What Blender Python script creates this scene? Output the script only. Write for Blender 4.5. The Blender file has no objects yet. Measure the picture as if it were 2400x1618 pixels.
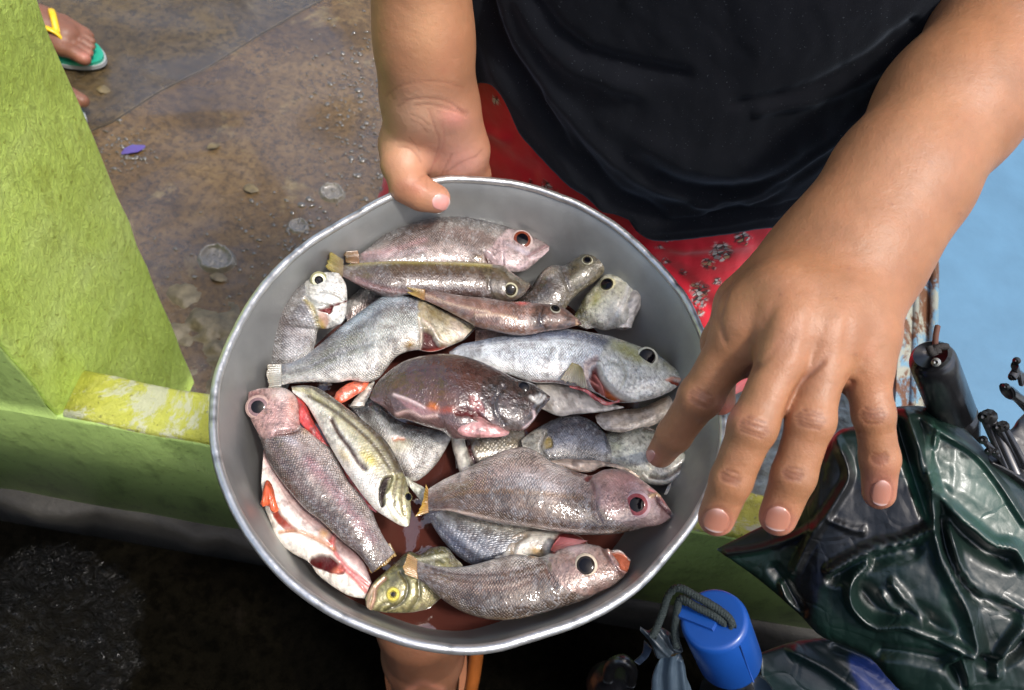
import bpy, math, random
import numpy as np
from mathutils import Matrix, Vector
random.seed(4); rng = np.random.default_rng(7)
scene = bpy.context.scene

# ------------------------------------------------------------------ camera
F, CX, CY, CAMH = 1850.0, 1200.0, 809.0, 1.2
_n = np.array([-328., -1102., -1850.]); _zc = -_n/np.linalg.norm(_n)
_f = np.array([0, 0, -1.]); _yc = _f-_f.dot(_zc)*_zc; _yc /= np.linalg.norm(_yc)
RC = np.array([np.cross(_yc, _zc), _yc, _zc]); CAM = np.array([0, 0, CAMH])
cam = bpy.data.cameras.new('camera'); camo = bpy.data.objects.new('camera', cam)
scene.collection.objects.link(camo); scene.camera = camo
m4 = np.eye(4); m4[:3, :3] = RC; m4[:3, 3] = CAM
camo.matrix_world = Matrix(m4.tolist())
cam.sensor_width = 36; cam.lens = 36*F/2400; cam.clip_start = 0.02; cam.clip_end = 200
cam.dof.use_dof = True; cam.dof.focus_distance = 0.46; cam.dof.aperture_fstop = 18

# ------------------------------------------------------------------ light
SUN = np.array([0.33, -0.16, 0.93]); SUN /= np.linalg.norm(SUN)
world = bpy.data.worlds.new('World'); scene.world = world; world.use_nodes = True
wn = world.node_tree.nodes; sky = wn.new('ShaderNodeTexSky'); sky.sky_type = 'NISHITA'; sky.sun_disc = False
sky.sun_elevation = math.asin(SUN[2]); sky.sun_rotation = math.atan2(SUN[0], SUN[1])
sky.air_density = 1.0; sky.dust_density = 4.0; sky.ozone_density = 1.0
world.node_tree.links.new(sky.outputs[0], wn['Background'].inputs[0]); wn['Background'].inputs[1].default_value = 0.15
sl = bpy.data.lights.new('sun', 'SUN'); sl.energy = 1.5; sl.angle = math.radians(6); sl.color = (1.0, 0.975, 0.94)
so = bpy.data.objects.new('sun', sl); scene.collection.objects.link(so)
so.rotation_euler = Vector(SUN.tolist()).to_track_quat('Z', 'Y').to_euler(); so.location = (2, 2, 5)
vs = scene.view_settings; vs.view_transform = 'Standard'; vs.look = 'None'; vs.gamma = 1; vs.exposure = 0.74
vs.use_curve_mapping = False

# ------------------------------------------------------------------ maths
def P(px, py, d):
    """points on the photograph's ray at depth d"""
    px = np.asarray(px, float); py = np.asarray(py, float); d = np.asarray(d, float)
    v = np.stack([(px-CX)/F*d, -(py-CY)/F*d, -d*np.ones_like(px)], -1)
    return v@RC.T+CAM
def Z(px, py, z):
    r = P(px, py, 1.0)-CAM
    return CAM+r*((np.asarray(z, float)-CAMH)/r[..., 2])[..., None]
def PJ(p):
    v = (np.asarray(p)-CAM)@RC
    return CX+F*v[..., 0]/-v[..., 2], CY-F*v[..., 1]/-v[..., 2], -v[..., 2]
def srgb(c):
    c = np.asarray(c, float)/255.
    return np.where(c < .04045, c/12.92, ((c+.055)/1.055)**2.4)
def unit(v): return v/np.maximum(np.linalg.norm(v, axis=-1, keepdims=True), 1e-12)
def sm(a, b, x):
    t = np.clip((np.asarray(x, float)-a)/(b-a), 0, 1); return t*t*(3-2*t)
def crom(pts, n, per=12):
    """Catmull-Rom through pts, resampled by arc length"""
    p = np.asarray(pts, float); q = np.vstack([2*p[0]-p[1], p, 2*p[-1]-p[-2]]); out = []
    t = np.linspace(0, 1, per, endpoint=False)[:, None]
    for i in range(1, len(q)-2):
        a, b, c, d = q[i-1:i+3]
        out.append(.5*((2*b)+(c-a)*t+(2*a-5*b+4*c-d)*t**2+(3*b-a-3*c+d)*t**3))
    out.append(p[-1:]); o = np.vstack(out)
    s = np.r_[0, np.cumsum(np.linalg.norm(np.diff(o[:, :2], axis=0), axis=1))]
    u = np.linspace(0, s[-1], n)
    return np.stack([np.interp(u, s, o[:, k]) for k in range(o.shape[1])], 1)
_perm = rng.random((64, 64, 8))
def vnoise(x, y, k=0):
    xi = np.floor(x).astype(int); yi = np.floor(y).astype(int); fx = x-xi; fy = y-yi
    fx = fx*fx*(3-2*fx); fy = fy*fy*(3-2*fy); g = _perm[:, :, k % 8]
    a = g[xi % 64, yi % 64]; b = g[(xi+1) % 64, yi % 64]; c = g[xi % 64, (yi+1) % 64]; d = g[(xi+1) % 64, (yi+1) % 64]
    return (a*(1-fx)+b*fx)*(1-fy)+(c*(1-fx)+d*fx)*fy
def fbm(x, y, k=0, o=4):
    s = 0; a = .5
    for i in range(o): s = s+a*vnoise(x*2**i, y*2**i, k+i); a *= .5
    return s/(1-.5**o)
def dseg(x, y, poly, closed=False):
    poly = np.asarray(poly, float); n = len(poly); best = np.full(np.shape(x), 1e9)
    for i in range(n if closed else n-1):
        a = poly[i]; b = poly[(i+1) % n]; ab = b-a; L = ab.dot(ab)+1e-9
        t = np.clip(((x-a[0])*ab[0]+(y-a[1])*ab[1])/L, 0, 1)
        best = np.minimum(best, np.hypot(x-a[0]-t*ab[0], y-a[1]-t*ab[1]))
    return best
def spoly(x, y, poly):
    """signed distance to polygon in pixels, negative inside"""
    poly = np.asarray(poly, float); ins = np.zeros(np.shape(x), bool); n = len(poly)
    for i in range(n):
        a = poly[i]; b = poly[(i+1) % n]
        c = ((a[1] > y) != (b[1] > y)) & (x < (b[0]-a[0])*(y-a[1])/(b[1]-a[1]+1e-12)+a[0])
        ins ^= c
    d = dseg(x, y, poly, True); return np.where(ins, -d, d)

def worley(x, y, k=0):
    xi = np.floor(x).astype(int); yi = np.floor(y).astype(int); d1 = np.full(np.shape(x), 9.); d2 = d1.copy(); g = _perm
    for i in (-1, 0, 1):
        for j in (-1, 0, 1):
            a = (xi+i) % 64; b = (yi+j) % 64; d = np.hypot(xi+i+g[a, b, k]-x, yi+j+g[a, b, (k+1) % 8]-y)
            d2 = np.minimum(d2, np.maximum(d, d1)); d1 = np.minimum(d1, d)
    return d2-d1
# ------------------------------------------------------------------ objects
def link(o): scene.collection.objects.link(o); return o
def tag(o, label=None, cat=None, group=None, kind=None):
    if label: o['label'] = label
    if cat: o['category'] = cat
    if group: o['group'] = group
    if kind: o['kind'] = kind
    return o
def thing(name, label, cat, loc=(0, 0, 0), group=None):
    o = link(bpy.data.objects.new(name, None)); o.location = tuple(float(a) for a in loc)
    o.empty_display_size = .02
    return tag(o, label, cat, group)
def mesh(name, V, Fc, mat, parent=None, col=None, uv=None, smooth=True, label=None, mats=None):
    V = np.asarray(V, float)
    if parent is not None:
        q = parent; off = np.zeros(3)
        while q is not None: off = off+np.array(q.location); q = q.parent
        V = V-off
    me = bpy.data.meshes.new(name)
    if isinstance(Fc, np.ndarray):
        k = Fc.shape[1]; me.vertices.add(len(V)); me.vertices.foreach_set('co', V.astype(np.float32).ravel())
        me.loops.add(Fc.size); me.loops.foreach_set('vertex_index', Fc.astype(np.int32).ravel())
        me.polygons.add(len(Fc)); me.polygons.foreach_set('loop_start', np.arange(0, Fc.size, k, dtype=np.int32))
        me.update(calc_edges=True); me.validate()
    else:
        me.from_pydata(V.tolist(), [], Fc); me.update()
    if smooth: me.polygons.foreach_set('use_smooth', np.ones(len(me.polygons), bool))
    if col is not None:
        c = np.asarray(col, float)
        if c.shape[1] == 3: c = np.c_[c, np.ones(len(c))]
        a = me.color_attributes.new('Col', 'FLOAT_COLOR', 'POINT'); a.data.foreach_set('color', c.astype(np.float32).ravel())
    if uv is not None:
        l = me.uv_layers.new(name='UVMap'); vi = np.empty(len(me.loops), np.int32); me.loops.foreach_get('vertex_index', vi)
        l.data.foreach_set('uv', np.asarray(uv, np.float32)[vi].ravel())
    if mat: me.materials.append(mat)
    o = link(bpy.data.objects.new(name, me))
    if parent is not None: o.parent = parent
    if label: o['label'] = label
    return o
def gridfaces(nu, nv, wrap=False):
    i, j = np.meshgrid(np.arange(nu-1), np.arange(nv if wrap else nv-1), indexing='ij'); j2 = (j+1) % nv
    return np.stack([i*nv+j, (i+1)*nv+j, (i+1)*nv+j2, i*nv+j2], -1).reshape(-1, 4)
def tube(pts, rad, n=12, cap=True, flat=1.0):
    p = np.asarray(pts, float); r = np.broadcast_to(rad, (len(p),)); t = unit(np.gradient(p, axis=0))
    up = np.array([0.13, 0.21, .97]); V = []; a = np.linspace(0, 2*np.pi, n, endpoint=False)
    x = None
    for i in range(len(p)):
        x = np.cross(t[i], up) if x is None else x-t[i]*x.dot(t[i])
        x = x/np.linalg.norm(x); y = np.cross(t[i], x)
        V.append(p[i]+r[i]*(np.cos(a)[:, None]*x+flat*np.sin(a)[:, None]*y))
    V = np.vstack(V); Fc = gridfaces(len(p), n, True)
    if cap:
        V = np.vstack([V, p[0], p[-1]]); b = len(p)*n; L = Fc.tolist()
        for j in range(n): L.append([b, (j+1) % n, j]); L.append([b+1, b-n+j, b-n+(j+1) % n])
        return V, L
    return V, Fc
def join(*parts):
    V = []; Fc = []; o = 0
    for v, f in parts:
        V.append(np.asarray(v, float)); Fc += [[int(k)+o for k in q] for q in f]; o += len(v)
    return np.vstack(V), Fc
def prism(bottom, top):
    """closed solid between two rings of equal length (3-D points)"""
    n = len(bottom); V = np.vstack([bottom, top])
    Fc = [list(range(n))[::-1], list(range(n, 2*n))]+[[i, (i+1) % n, n+(i+1) % n, n+i] for i in range(n)]
    return V, Fc

# ------------------------------------------------------------------ materials
def lk(nt, a, b): nt.links.new(a, b)
def mat(name, base=(.5, .5, .5), rough=.5, metal=0., vcol=False, var=0.0, vscale=30, bump=0.0, bscale=200, bdist=.001,
        coat=0., crough=.1, sss=0., spec=.5, sheen=0., bump2=None, aniso=None, trans=0.):
    m = bpy.data.materials.new(name); m.use_nodes = True; nt = m.node_tree; b = nt.nodes['Principled BSDF']
    tc = nt.nodes.new('ShaderNodeTexCoord')
    if vcol:
        at = nt.nodes.new('ShaderNodeAttribute'); at.attribute_name = 'Col'; c = at.outputs['Color']
    else:
        rgb = nt.nodes.new('ShaderNodeRGB'); rgb.outputs[0].default_value = (*base, 1); c = rgb.outputs[0]
    def noise(scale, det=4, rg=.6):
        n = nt.nodes.new('ShaderNodeTexNoise'); n.inputs['Scale'].default_value = scale; n.inputs['Detail'].default_value = det
        n.inputs['Roughness'].default_value = rg; lk(nt, tc.outputs['Object'], n.inputs['Vector']); return n.outputs['Fac']
    if var:
        mr = nt.nodes.new('ShaderNodeMapRange'); lk(nt, noise(vscale), mr.inputs[0])
        mr.inputs[1].default_value = .3; mr.inputs[2].default_value = .7
        mr.inputs[3].default_value = 1-var; mr.inputs[4].default_value = 1+var
        mx = nt.nodes.new('ShaderNodeVectorMath'); mx.operation = 'SCALE'; lk(nt, c, mx.inputs[0]); lk(nt, mr.outputs[0], mx.inputs['Scale']); c = mx.outputs[0]
    lk(nt, c, b.inputs['Base Color'])
    b.inputs['Roughness'].default_value = rough; b.inputs['Metallic'].default_value = metal
    b.inputs['Coat Weight'].default_value = coat; b.inputs['Coat Roughness'].default_value = crough
    b.inputs['Specular IOR Level'].default_value = spec
    if sheen: b.inputs['Sheen Weight'].default_value = sheen; b.inputs['Sheen Roughness'].default_value = .4
    if trans: b.inputs['Transmission Weight'].default_value = trans
    if sss:
        b.inputs['Subsurface Weight'].default_value = sss; b.inputs['Subsurface Radius'].default_value = (1, .35, .18)
        b.inputs['Subsurface Scale'].default_value = .004
    if bump:
        bp = nt.nodes.new('ShaderNodeBump'); bp.inputs['Strength'].default_value = bump; bp.inputs['Distance'].default_value = bdist
        lk(nt, noise(bscale), bp.inputs['Height']); nrm = bp.outputs[0]
        if bump2:
            b2 = nt.nodes.new('ShaderNodeBump'); b2.inputs['Strength'].default_value = bump2[0]; b2.inputs['Distance'].default_value = bump2[2]
            lk(nt, noise(bump2[1], 2), b2.inputs['Height']); lk(nt, nrm, b2.inputs['Normal']); nrm = b2.outputs[0]
        lk(nt, nrm, b.inputs['Normal'])
        if coat: lk(nt, nrm, b.inputs['Coat Normal'])
    return m
def nodes(m): return m.node_tree, m.node_tree.nodes, m.node_tree.nodes['Principled BSDF']

# ================================================================== SETTING
def ramp(nt, fac, stops):
    r = nt.nodes.new('ShaderNodeValToRGB'); lk(nt, fac, r.inputs[0]); e = r.color_ramp.elements
    e[0].position, e[0].color = stops[0][0], (*stops[0][1], 1); e[1].position, e[1].color = stops[-1][0], (*stops[-1][1], 1)
    for p, c in stops[1:-1]: k = e.new(p); k.color = (*c, 1)
    return r.outputs[0]
def tn(nt, vec, scale, det=5, rg=.6, dist=0.):
    n = nt.nodes.new('ShaderNodeTexNoise'); n.inputs['Scale'].default_value = scale; n.inputs['Detail'].default_value = det
    n.inputs['Roughness'].default_value = rg; n.inputs['Distortion'].default_value = dist; lk(nt, vec, n.inputs['Vector']); return n.outputs['Fac']
def mixc(nt, fac, a, b, mode='MIX'):
    m = nt.nodes.new('ShaderNodeMix'); m.data_type = 'RGBA'; m.blend_type = mode
    for s, v in ((0, fac), (6, a), (7, b)):
        if isinstance(v, (int, float)): m.inputs[s].default_value = v
        elif isinstance(v, tuple): m.inputs[s].default_value = (*v, 1)
        else: lk(nt, v, m.inputs[s])
    return m.outputs[2]
def fmap(nt, v, a, b, c, d):
    r = nt.nodes.new('ShaderNodeMapRange'); lk(nt, v, r.inputs[0])
    for i, q in enumerate((a, b, c, d)): r.inputs[i+1].default_value = q
    return r.outputs[0]
def bumpn(nt, h, strength, dist, prev=None):
    b = nt.nodes.new('ShaderNodeBump'); b.inputs['Strength'].default_value = strength; b.inputs['Distance'].default_value = dist
    lk(nt, h, b.inputs['Height'])
    if prev is not None: lk(nt, prev, b.inputs['Normal'])
    return b.outputs[0]
def pos(nt): return nt.nodes.new('ShaderNodeTexCoord').outputs['Object']

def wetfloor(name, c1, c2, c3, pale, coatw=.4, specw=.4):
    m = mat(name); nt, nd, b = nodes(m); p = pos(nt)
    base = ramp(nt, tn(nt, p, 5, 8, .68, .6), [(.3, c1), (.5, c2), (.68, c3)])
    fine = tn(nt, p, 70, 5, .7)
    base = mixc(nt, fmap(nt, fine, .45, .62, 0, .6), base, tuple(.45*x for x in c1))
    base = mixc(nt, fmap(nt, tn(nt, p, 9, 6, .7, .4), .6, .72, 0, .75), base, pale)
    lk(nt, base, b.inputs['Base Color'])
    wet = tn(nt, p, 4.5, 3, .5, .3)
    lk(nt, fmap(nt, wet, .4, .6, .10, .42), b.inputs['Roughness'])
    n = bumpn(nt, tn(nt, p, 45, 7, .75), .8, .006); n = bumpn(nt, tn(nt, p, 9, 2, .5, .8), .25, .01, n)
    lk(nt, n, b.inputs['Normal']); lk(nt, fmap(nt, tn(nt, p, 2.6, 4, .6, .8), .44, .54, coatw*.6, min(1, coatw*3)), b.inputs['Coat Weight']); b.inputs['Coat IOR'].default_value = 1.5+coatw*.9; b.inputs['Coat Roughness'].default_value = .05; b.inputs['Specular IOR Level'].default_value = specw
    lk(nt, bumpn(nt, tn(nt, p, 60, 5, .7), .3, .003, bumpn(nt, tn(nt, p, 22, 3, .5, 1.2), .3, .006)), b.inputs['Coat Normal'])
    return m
M_ground = wetfloor('wet_brown_concrete', tuple(srgb((64, 47, 23))), tuple(srgb((104, 80, 44))), tuple(srgb((128, 103, 64))), tuple(srgb((146, 128, 84))))
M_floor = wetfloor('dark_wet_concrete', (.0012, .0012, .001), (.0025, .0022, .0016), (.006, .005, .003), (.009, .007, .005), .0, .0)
# rippling rainwater on the near corner of the floor
nt, nd, b = nodes(M_floor); p = pos(nt); cpud = Z(62, 1530, .004)
vm = nd.new('ShaderNodeVectorMath'); vm.operation = 'DISTANCE'; lk(nt, p, vm.inputs[0]); vm.inputs[1].default_value = tuple(cpud)
ad = nd.new('ShaderNodeMath'); ad.operation = 'MULTIPLY_ADD'; lk(nt, tn(nt, p, 14, 5, .7), ad.inputs[0]); ad.inputs[1].default_value = .10; lk(nt, vm.outputs['Value'], ad.inputs[2])
pm = fmap(nt, ad.outputs[0], .11, .2, 1, 0); lk(nt, fmap(nt, pm, 0, 1, .0, .7), b.inputs['Coat Weight'])
rb = nd.new('ShaderNodeBump'); rb.inputs['Distance'].default_value = .010; hm = nd.new('ShaderNodeMath'); hm.operation = 'MULTIPLY'; lk(nt, fmap(nt, tn(nt, p, 60, 4, .6, 1.5), .2, .8, -1, 1), hm.inputs[0]); lk(nt, pm, hm.inputs[1]); lk(nt, hm.outputs[0], rb.inputs['Height']); lk(nt, rb.outputs[0], b.inputs['Coat Normal']); b.inputs['Coat IOR'].default_value = 1.6
g = mesh('ground', [(-30, -.0, 0), (30, -.0, 0), (30, 60, 0), (-30, 60, 0)], [[0, 1, 2, 3]], M_ground, smooth=False); tag(g, kind='structure')
WD = unit(np.array([.681, .08, 0.])); WN = np.array([-WD[1], WD[0], 0])          # along the wall, and away from the camera
W0 = Z(140, 970, .4)                                                               # foot of the pillar's front corner
def wp(a, b, z): return np.array([W0[0], W0[1], 0])+WD*a+WN*b+np.array([0, 0, z])
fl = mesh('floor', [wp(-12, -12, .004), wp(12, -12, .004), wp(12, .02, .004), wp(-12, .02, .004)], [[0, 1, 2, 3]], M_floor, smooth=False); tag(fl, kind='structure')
# raised slab beyond the joint in the concrete
j0 = Z(870, -60, 0.0); j1 = Z(225, 300, 0.0); jd = unit(j1-j0)
jn = np.array([jd[1], -jd[0], 0]); jn = jn if (Z(100, 50, 0)-j0).dot(jn) > 0 else -jn
ring = np.array([j0-jd*14, j1+jd*14, j1+jd*14+jn*14, j0-jd*14+jn*14])
wob = [j0-jd*3+jd*k*.12+jn*(.012*random.uniform(-1, 1)) for k in range(60)]
ring = np.array([j0-jd*14]+wob+[j1+jd*14, j1+jd*14+jn*14, j0-jd*14+jn*14]); ring[:, 2] = .0
top = ring.copy(); top[:, 2] = .003; top[1:-3] += jn*.003
V, Fc = prism(ring, top); M_slab = wetfloor('grey_brown_slab', tuple(srgb((56, 44, 24))), tuple(srgb((84, 68, 40))), tuple(srgb((102, 84, 50))), tuple(srgb((118, 104, 74))))
tag(mesh('pavement', V, Fc, M_slab, smooth=False), kind='structure')

nw = len(wob); ww_ = np.array([.0002+.0026*random.random()**2 for _ in wob])[:, None]; Wq = np.array(wob); V = np.vstack([Wq+jn*.0004, Wq-jn*ww_]); V[:, 2] = .0036; V[nw:, 2] = .002
M_crack = mat('wet_dirt_in_joint', (.045, .036, .024), .5)
tag(mesh('floor_joint', V, np.array([[i, i+1, nw+i+1, nw+i] for i in range(nw-1)]), M_crack), kind='structure')
# painted wall with pillar
def paint(name, lo, mid, hi, dirt, peel=.0, coarse=1.0):
    m = mat(name); nt, nd, b = nodes(m); p = pos(nt)
    mp = nd.new('ShaderNodeMapping'); mp.inputs['Scale'].default_value = (1, 1, .5); lk(nt, p, mp.inputs[0])
    c = ramp(nt, tn(nt, p, 7, 6, .6, .5), [(.3, lo), (.5, mid), (.7, hi)])
    c = mixc(nt, fmap(nt, tn(nt, mp.outputs[0], 30, 6, .72), .52, .74, 0, .7), c, dirt)
    rough = tn(nt, mp.outputs[0], 110*coarse, 6, .75, .3)
    c = mixc(nt, fmap(nt, tn(nt, p, 140, 3, .6), .62, .7, 0, .65), c, dirt)
    if peel: c = mixc(nt, fmap(nt, tn(nt, p, 9, 7, .78, .6), .53, .57, 0, peel), c, (.55, .56, .42))
    lk(nt, c, b.inputs['Base Color']); b.inputs['Roughness'].default_value = .38
    n = bumpn(nt, rough, .8, .0055*coarse); n = bumpn(nt, tn(nt, p, 22, 4, .6, 1.0), .2, .004, n); lk(nt, n, b.inputs['Normal'])
    return m
M_lime = paint('lime_green_paint', tuple(srgb((192, 220, 96))), tuple(srgb((208, 236, 116))), tuple(srgb((220, 244, 142))), tuple(srgb((150, 166, 52))))
M_dgreen = paint('green_wall_paint', tuple(srgb((158, 184, 104))), tuple(srgb((170, 198, 112))), tuple(srgb((180, 206, 122))), tuple(srgb((92, 112, 56))), coarse=.5)
M_yel = paint('weathered_yellow_green_paint', tuple(srgb((166, 166, 60))), tuple(srgb((186, 188, 76))), tuple(srgb((198, 202, 110))), tuple(srgb((92, 88, 34))), peel=.8)
M_plinth = mat('dark_cement', (.018, .016, .012), .7, var=.5, vscale=14, bump=.6, bscale=60, bdist=.004)
def wbox(a0, a1, b0, b1, z0, z1, n=1, jag=0.0):
    return None
def slab(a0, a1, b0, b1, z0, z1, bev=.004, nseg=40, wv=.0025):
    """box along the wall, long edges rounded and slightly wavy like hand-trowelled cement"""
    A = np.linspace(a0, a1, nseg); prof = []
    pr = [(b0, z0), (b0, z1-bev), (b0+bev*.3, z1-bev*.3), (b0+bev, z1), (b1-bev, z1), (b1-bev*.3, z1-bev*.3), (b1, z1-bev), (b1, z0)]
    V = []
    for i, a in enumerate(A):
        w = wv*(2*vnoise(np.array(a*23.), np.array(.5+b0*9), 1)-1); w2 = wv*(2*vnoise(np.array(a*31.), np.array(7.5), 2)-1)
        for k, (b, z) in enumerate(pr): V.append(wp(a, b+(w if 0 < k < 7 else 0), z+(w2 if 0 < k < 7 else 0)))
    n = len(pr); Fc = gridfaces(nseg, n, True).tolist()+[list(range(n)), [(nseg-1)*n+k for k in range(n)][::-1]]
    return np.array(V), Fc
wall = thing('wall', 'low lime green painted wall with a pillar and yellowed ledge', 'wall', wp(0, .1, 0))
pz = 1.3
# pillar: visible right-hand face is lime, front face is the darker green
V, Fc = slab(-1.6, 0, 0, .205, .1, 1.19); 
def vbox(a0, a1, b0, b1, z0, z1, bev=.004, ns=30):
    zs = np.linspace(z0, z1, ns); V = []; r = bev
    c = [(a0, b0), (a1-r, b0), (a1-.3*r, b0+.3*r), (a1, b0+r), (a1, b1-r), (a1-.3*r, b1-.3*r), (a1-r, b1), (a0, b1)]
    for z in zs:
        w = .003*(2*vnoise(np.array(z*21.), np.array(3.3), 3)-1); w2 = .0025*(2*vnoise(np.array(z*33.), np.array(9.3), 4)-1)
        for k, (a, b) in enumerate(c): V.append(wp(a+(w if 0 < k < 7 else 0)+(.062*b if 0 < k < 7 else 0), b+(w2 if k > 3 else 0), z))
    n = len(c); return np.array(V), gridfaces(ns, n, True).tolist()+[list(range(n))[::-1], [(ns-1)*n+k for k in range(n)]]
V, Fc = vbox(-1.5, 0.0, 0.0, .205, .1, pz); mesh('pillar', V, Fc, M_lime, wall, smooth=True)
V, Fc = slab(-1.5, -.002, -.003, .004, .1, pz, bev=.001); 
mesh('front_face', *slab(-1.5, 4.0, -.0035, .03, .1, .394), M_dgreen, wall)
V, Fc = vbox(-1.5, -.004, -.0035, -.0005, .39, pz, bev=.001); mesh('front_face', V, Fc, M_dgreen, wall)
mesh('ledge', *slab(.0025, 4.0, -.0015, .054, .1, .4, bev=.006, nseg=120), M_yel, wall)
V, Fc = slab(-1.5, 4.0, -.022, .1, .0, .098, bev=.012, nseg=160, wv=.012); mesh('plinth', V, Fc, M_plinth, wall)
# roof added out of view to hold sky light off the near side
M_blocker_sheet = mat('dark_blocker_sheet', (.05, .05, .05), .7, var=.2)
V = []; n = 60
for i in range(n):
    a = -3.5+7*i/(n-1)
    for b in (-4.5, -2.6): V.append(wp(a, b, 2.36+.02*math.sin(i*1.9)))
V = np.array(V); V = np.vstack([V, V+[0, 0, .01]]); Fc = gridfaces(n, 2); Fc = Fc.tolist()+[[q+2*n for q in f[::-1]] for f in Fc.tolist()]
rf = thing('sky_blocker_roof', 'added dark roof sheet, out of view, blocking sky light from the near side', 'roof', wp(0, -2, 2.3)); mesh('blocker_sheet', V, Fc, M_blocker_sheet, rf, smooth=False)
M_bw = mat('dark_blocker_wall', (.05, .05, .045), .8, var=.3, vscale=3)  # wall added behind the camera, unseen, to shut out sky light
bw = mesh('sky_blocker_wall', *prism(np.array([wp(-3.5, -4.6, 0), wp(3.5, -4.6, 0), wp(3.5, -4.5, 0), wp(-3.5, -4.5, 0)]), np.array([wp(-3.5, -4.6, 2.35), wp(3.5, -4.6, 2.35), wp(3.5, -4.5, 2.35), wp(-3.5, -4.5, 2.35)])), M_bw, smooth=False)
tag(bw, 'added dark wall, unseen behind the camera, blocking sky light', 'wall')

# ------------------------------------------------------------------ small things on the wet ground
M_drop = mat('water_drop', (.10, .085, .06), .03, spec=1.0, coat=1, crough=.02)
M_leaf = mat('green_leaf', tuple(srgb((120, 165, 40))), .3, var=.3, vscale=60, coat=.5)
M_deadleaf = mat('tan_leaf', tuple(srgb((104, 90, 58))), .4, var=.5, vscale=80, coat=.4)
def drops(name, n, regions, rlo, rhi, zz=.002):
    Vs = []; Fs = []; o = 0; k = 8
    ring = [(math.cos(a*2*math.pi/k), math.sin(a*2*math.pi/k)) for a in range(k)]
    for i in range(n):
        cx, cy, sx, sy = regions[rng.integers(len(regions))]
        px = rng.normal(cx, sx); py = rng.normal(cy, sy)
        c = Z(px, py, zz); r = rng.uniform(rlo, rhi)*rng.uniform(.4, 1)*(1.15 if sx in (60, 90) else .9); e = rng.uniform(.3, 1); an = rng.uniform(0, 3.14); ca, sa = math.cos(an), math.sin(an)
        for rr, h in ((1, -.1), (.8, .12), (.42, .24)):
            for x, y in ring: Vs.append(c+r*rr*np.array([x*ca-y*e*sa, x*sa+y*e*ca, 0])+[0, 0, h*r])
        Vs.append(c+[0, 0, .27*r])
        for l in range(2):
            for q in range(k): Fs.append([o+l*k+q, o+l*k+(q+1) % k, o+(l+1)*k+(q+1) % k, o+(l+1)*k+q])
        for q in range(k): Fs.append([o+2*k+q, o+2*k+(q+1) % k, o+3*k])
        o += 3*k+1
    return mesh(name, Vs, Fs, M_drop)
d1 = drops('water_droplets', 1300, [(850, 330, 60, 90), (850, 330, 60, 110), (800, 180, 70, 60), (720, 560, 60, 60), (1850, 1000, 140, 130), (2040, 860, 60, 110), (600, 620, 120, 60), (300, 350, 30, 30), (1650, 900, 60, 60), (1860, 1000, 90, 90), (1860, 960, 90, 60)], .0012, .007)
tag(d1, 'glinting rain droplets scattered over the wet brown ground', 'water', kind='stuff')
M_foam = mat('splash_water', (.26, .23, .18), .1, coat=1, crough=.03, spec=.8, trans=.35, bump=.6, bscale=200, bdist=.003)
def splash(px, py, r, label, h=.012):
    c = Z(px, py, .0); n = 56; X, Y = np.meshgrid(np.linspace(-1, 1, n), np.linspace(-1, 1, n), indexing='ij'); R = np.hypot(X, Y*1.1); s_ = px*.37
    hh = h*(.9*np.exp(-((R-.62+.25*(fbm(X*2+s_, Y*2+5, 1)-.5))/.13)**2)*(.3+1.3*fbm(X*5+s_, Y*5+3, 2))+.5*fbm(X*9+s_, Y*9, 3)*sm(.9, .2, R))-.3*h*sm(.5, 1, R)-.0005
    o = mesh('water_splash', np.stack([c[0]+X*r*1.3, c[1]+Y*r*1.3, hh], -1).reshape(-1, 3), gridfaces(n, n), M_foam); tag(o, label, 'splash', 'rain splashes on the brown ground'); return

splash(508, 608, .034, 'largest rain splash crown, on brown ground left of the bowl rim')
splash(778, 452, .026, 'rain splash just left of the red skirt above the bowl', .008)
splash(700, 530, .02, 'faint rain splash close to the upper left bowl rim', .005)
def flat_leaf(px, py, L, W, ang, label, m, name='leaf', cat='leaf', z=.006):
    c = Z(px, py, z); n = 10; V = []
    for i in range(n+1):
        t = i/n; w = W*math.sin(math.pi*min(max(t, .04), .97))**.7*rng.uniform(.8, 1.15); x = (t-.5)*L
        for s in (-1, 0, 1):
            p = np.array([x, s*w*.5, .0015*(1-abs(s))+.002*math.sin(t*5)]); ca, sa = math.cos(ang), math.sin(ang)
            V.append(c+[p[0]*ca-p[1]*sa, p[0]*sa+p[1]*ca, p[2]])
    V = np.array(V); V2 = np.vstack([V, V-[0, 0, .0012]]); f = gridfaces(n+1, 3); m2 = (n+1)*3
    o = mesh(name, V2, f.tolist()+[[q+m2 for q in k[::-1]] for k in f.tolist()], m); tag(o, label, cat)
flat_leaf(1770, 1070, .11, .045, 1.2, 'bright green wet leaf on the ground seen between middle and ring finger', M_leaf)
flat_leaf(1720, 1120, .07, .03, 2.2, 'small green leaf on wet ground left of the ring finger', M_leaf)
flat_leaf(1690, 1030, .08, .03, .4, 'green leaf on wet ground just right of the bowl rim', M_leaf)
flat_leaf(500, 342, .026, .016, .9, 'tan leaf scrap, upper one of two in the middle of the brown ground', M_deadleaf)
flat_leaf(588, 442, .028, .022, .2, 'round tan leaf scrap on brown ground halfway between wall and red skirt', M_deadleaf)
flat_leaf(242, 210, .026, .02, .2, 'pale leaf scrap below the green slipper by the wall', M_deadleaf)
flat_leaf(512, 650, .03, .018, .2, 'tan leaf scrap touching the largest rain splash', M_deadleaf)
M_purple = mat('purple_wrapper', tuple(srgb((92, 74, 140))), .2, coat=1)
flat_leaf(312, 350, .045, .02, .9, 'small shiny purple wrapper on the brown ground', M_purple, 'wrapper', 'litter')
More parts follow.
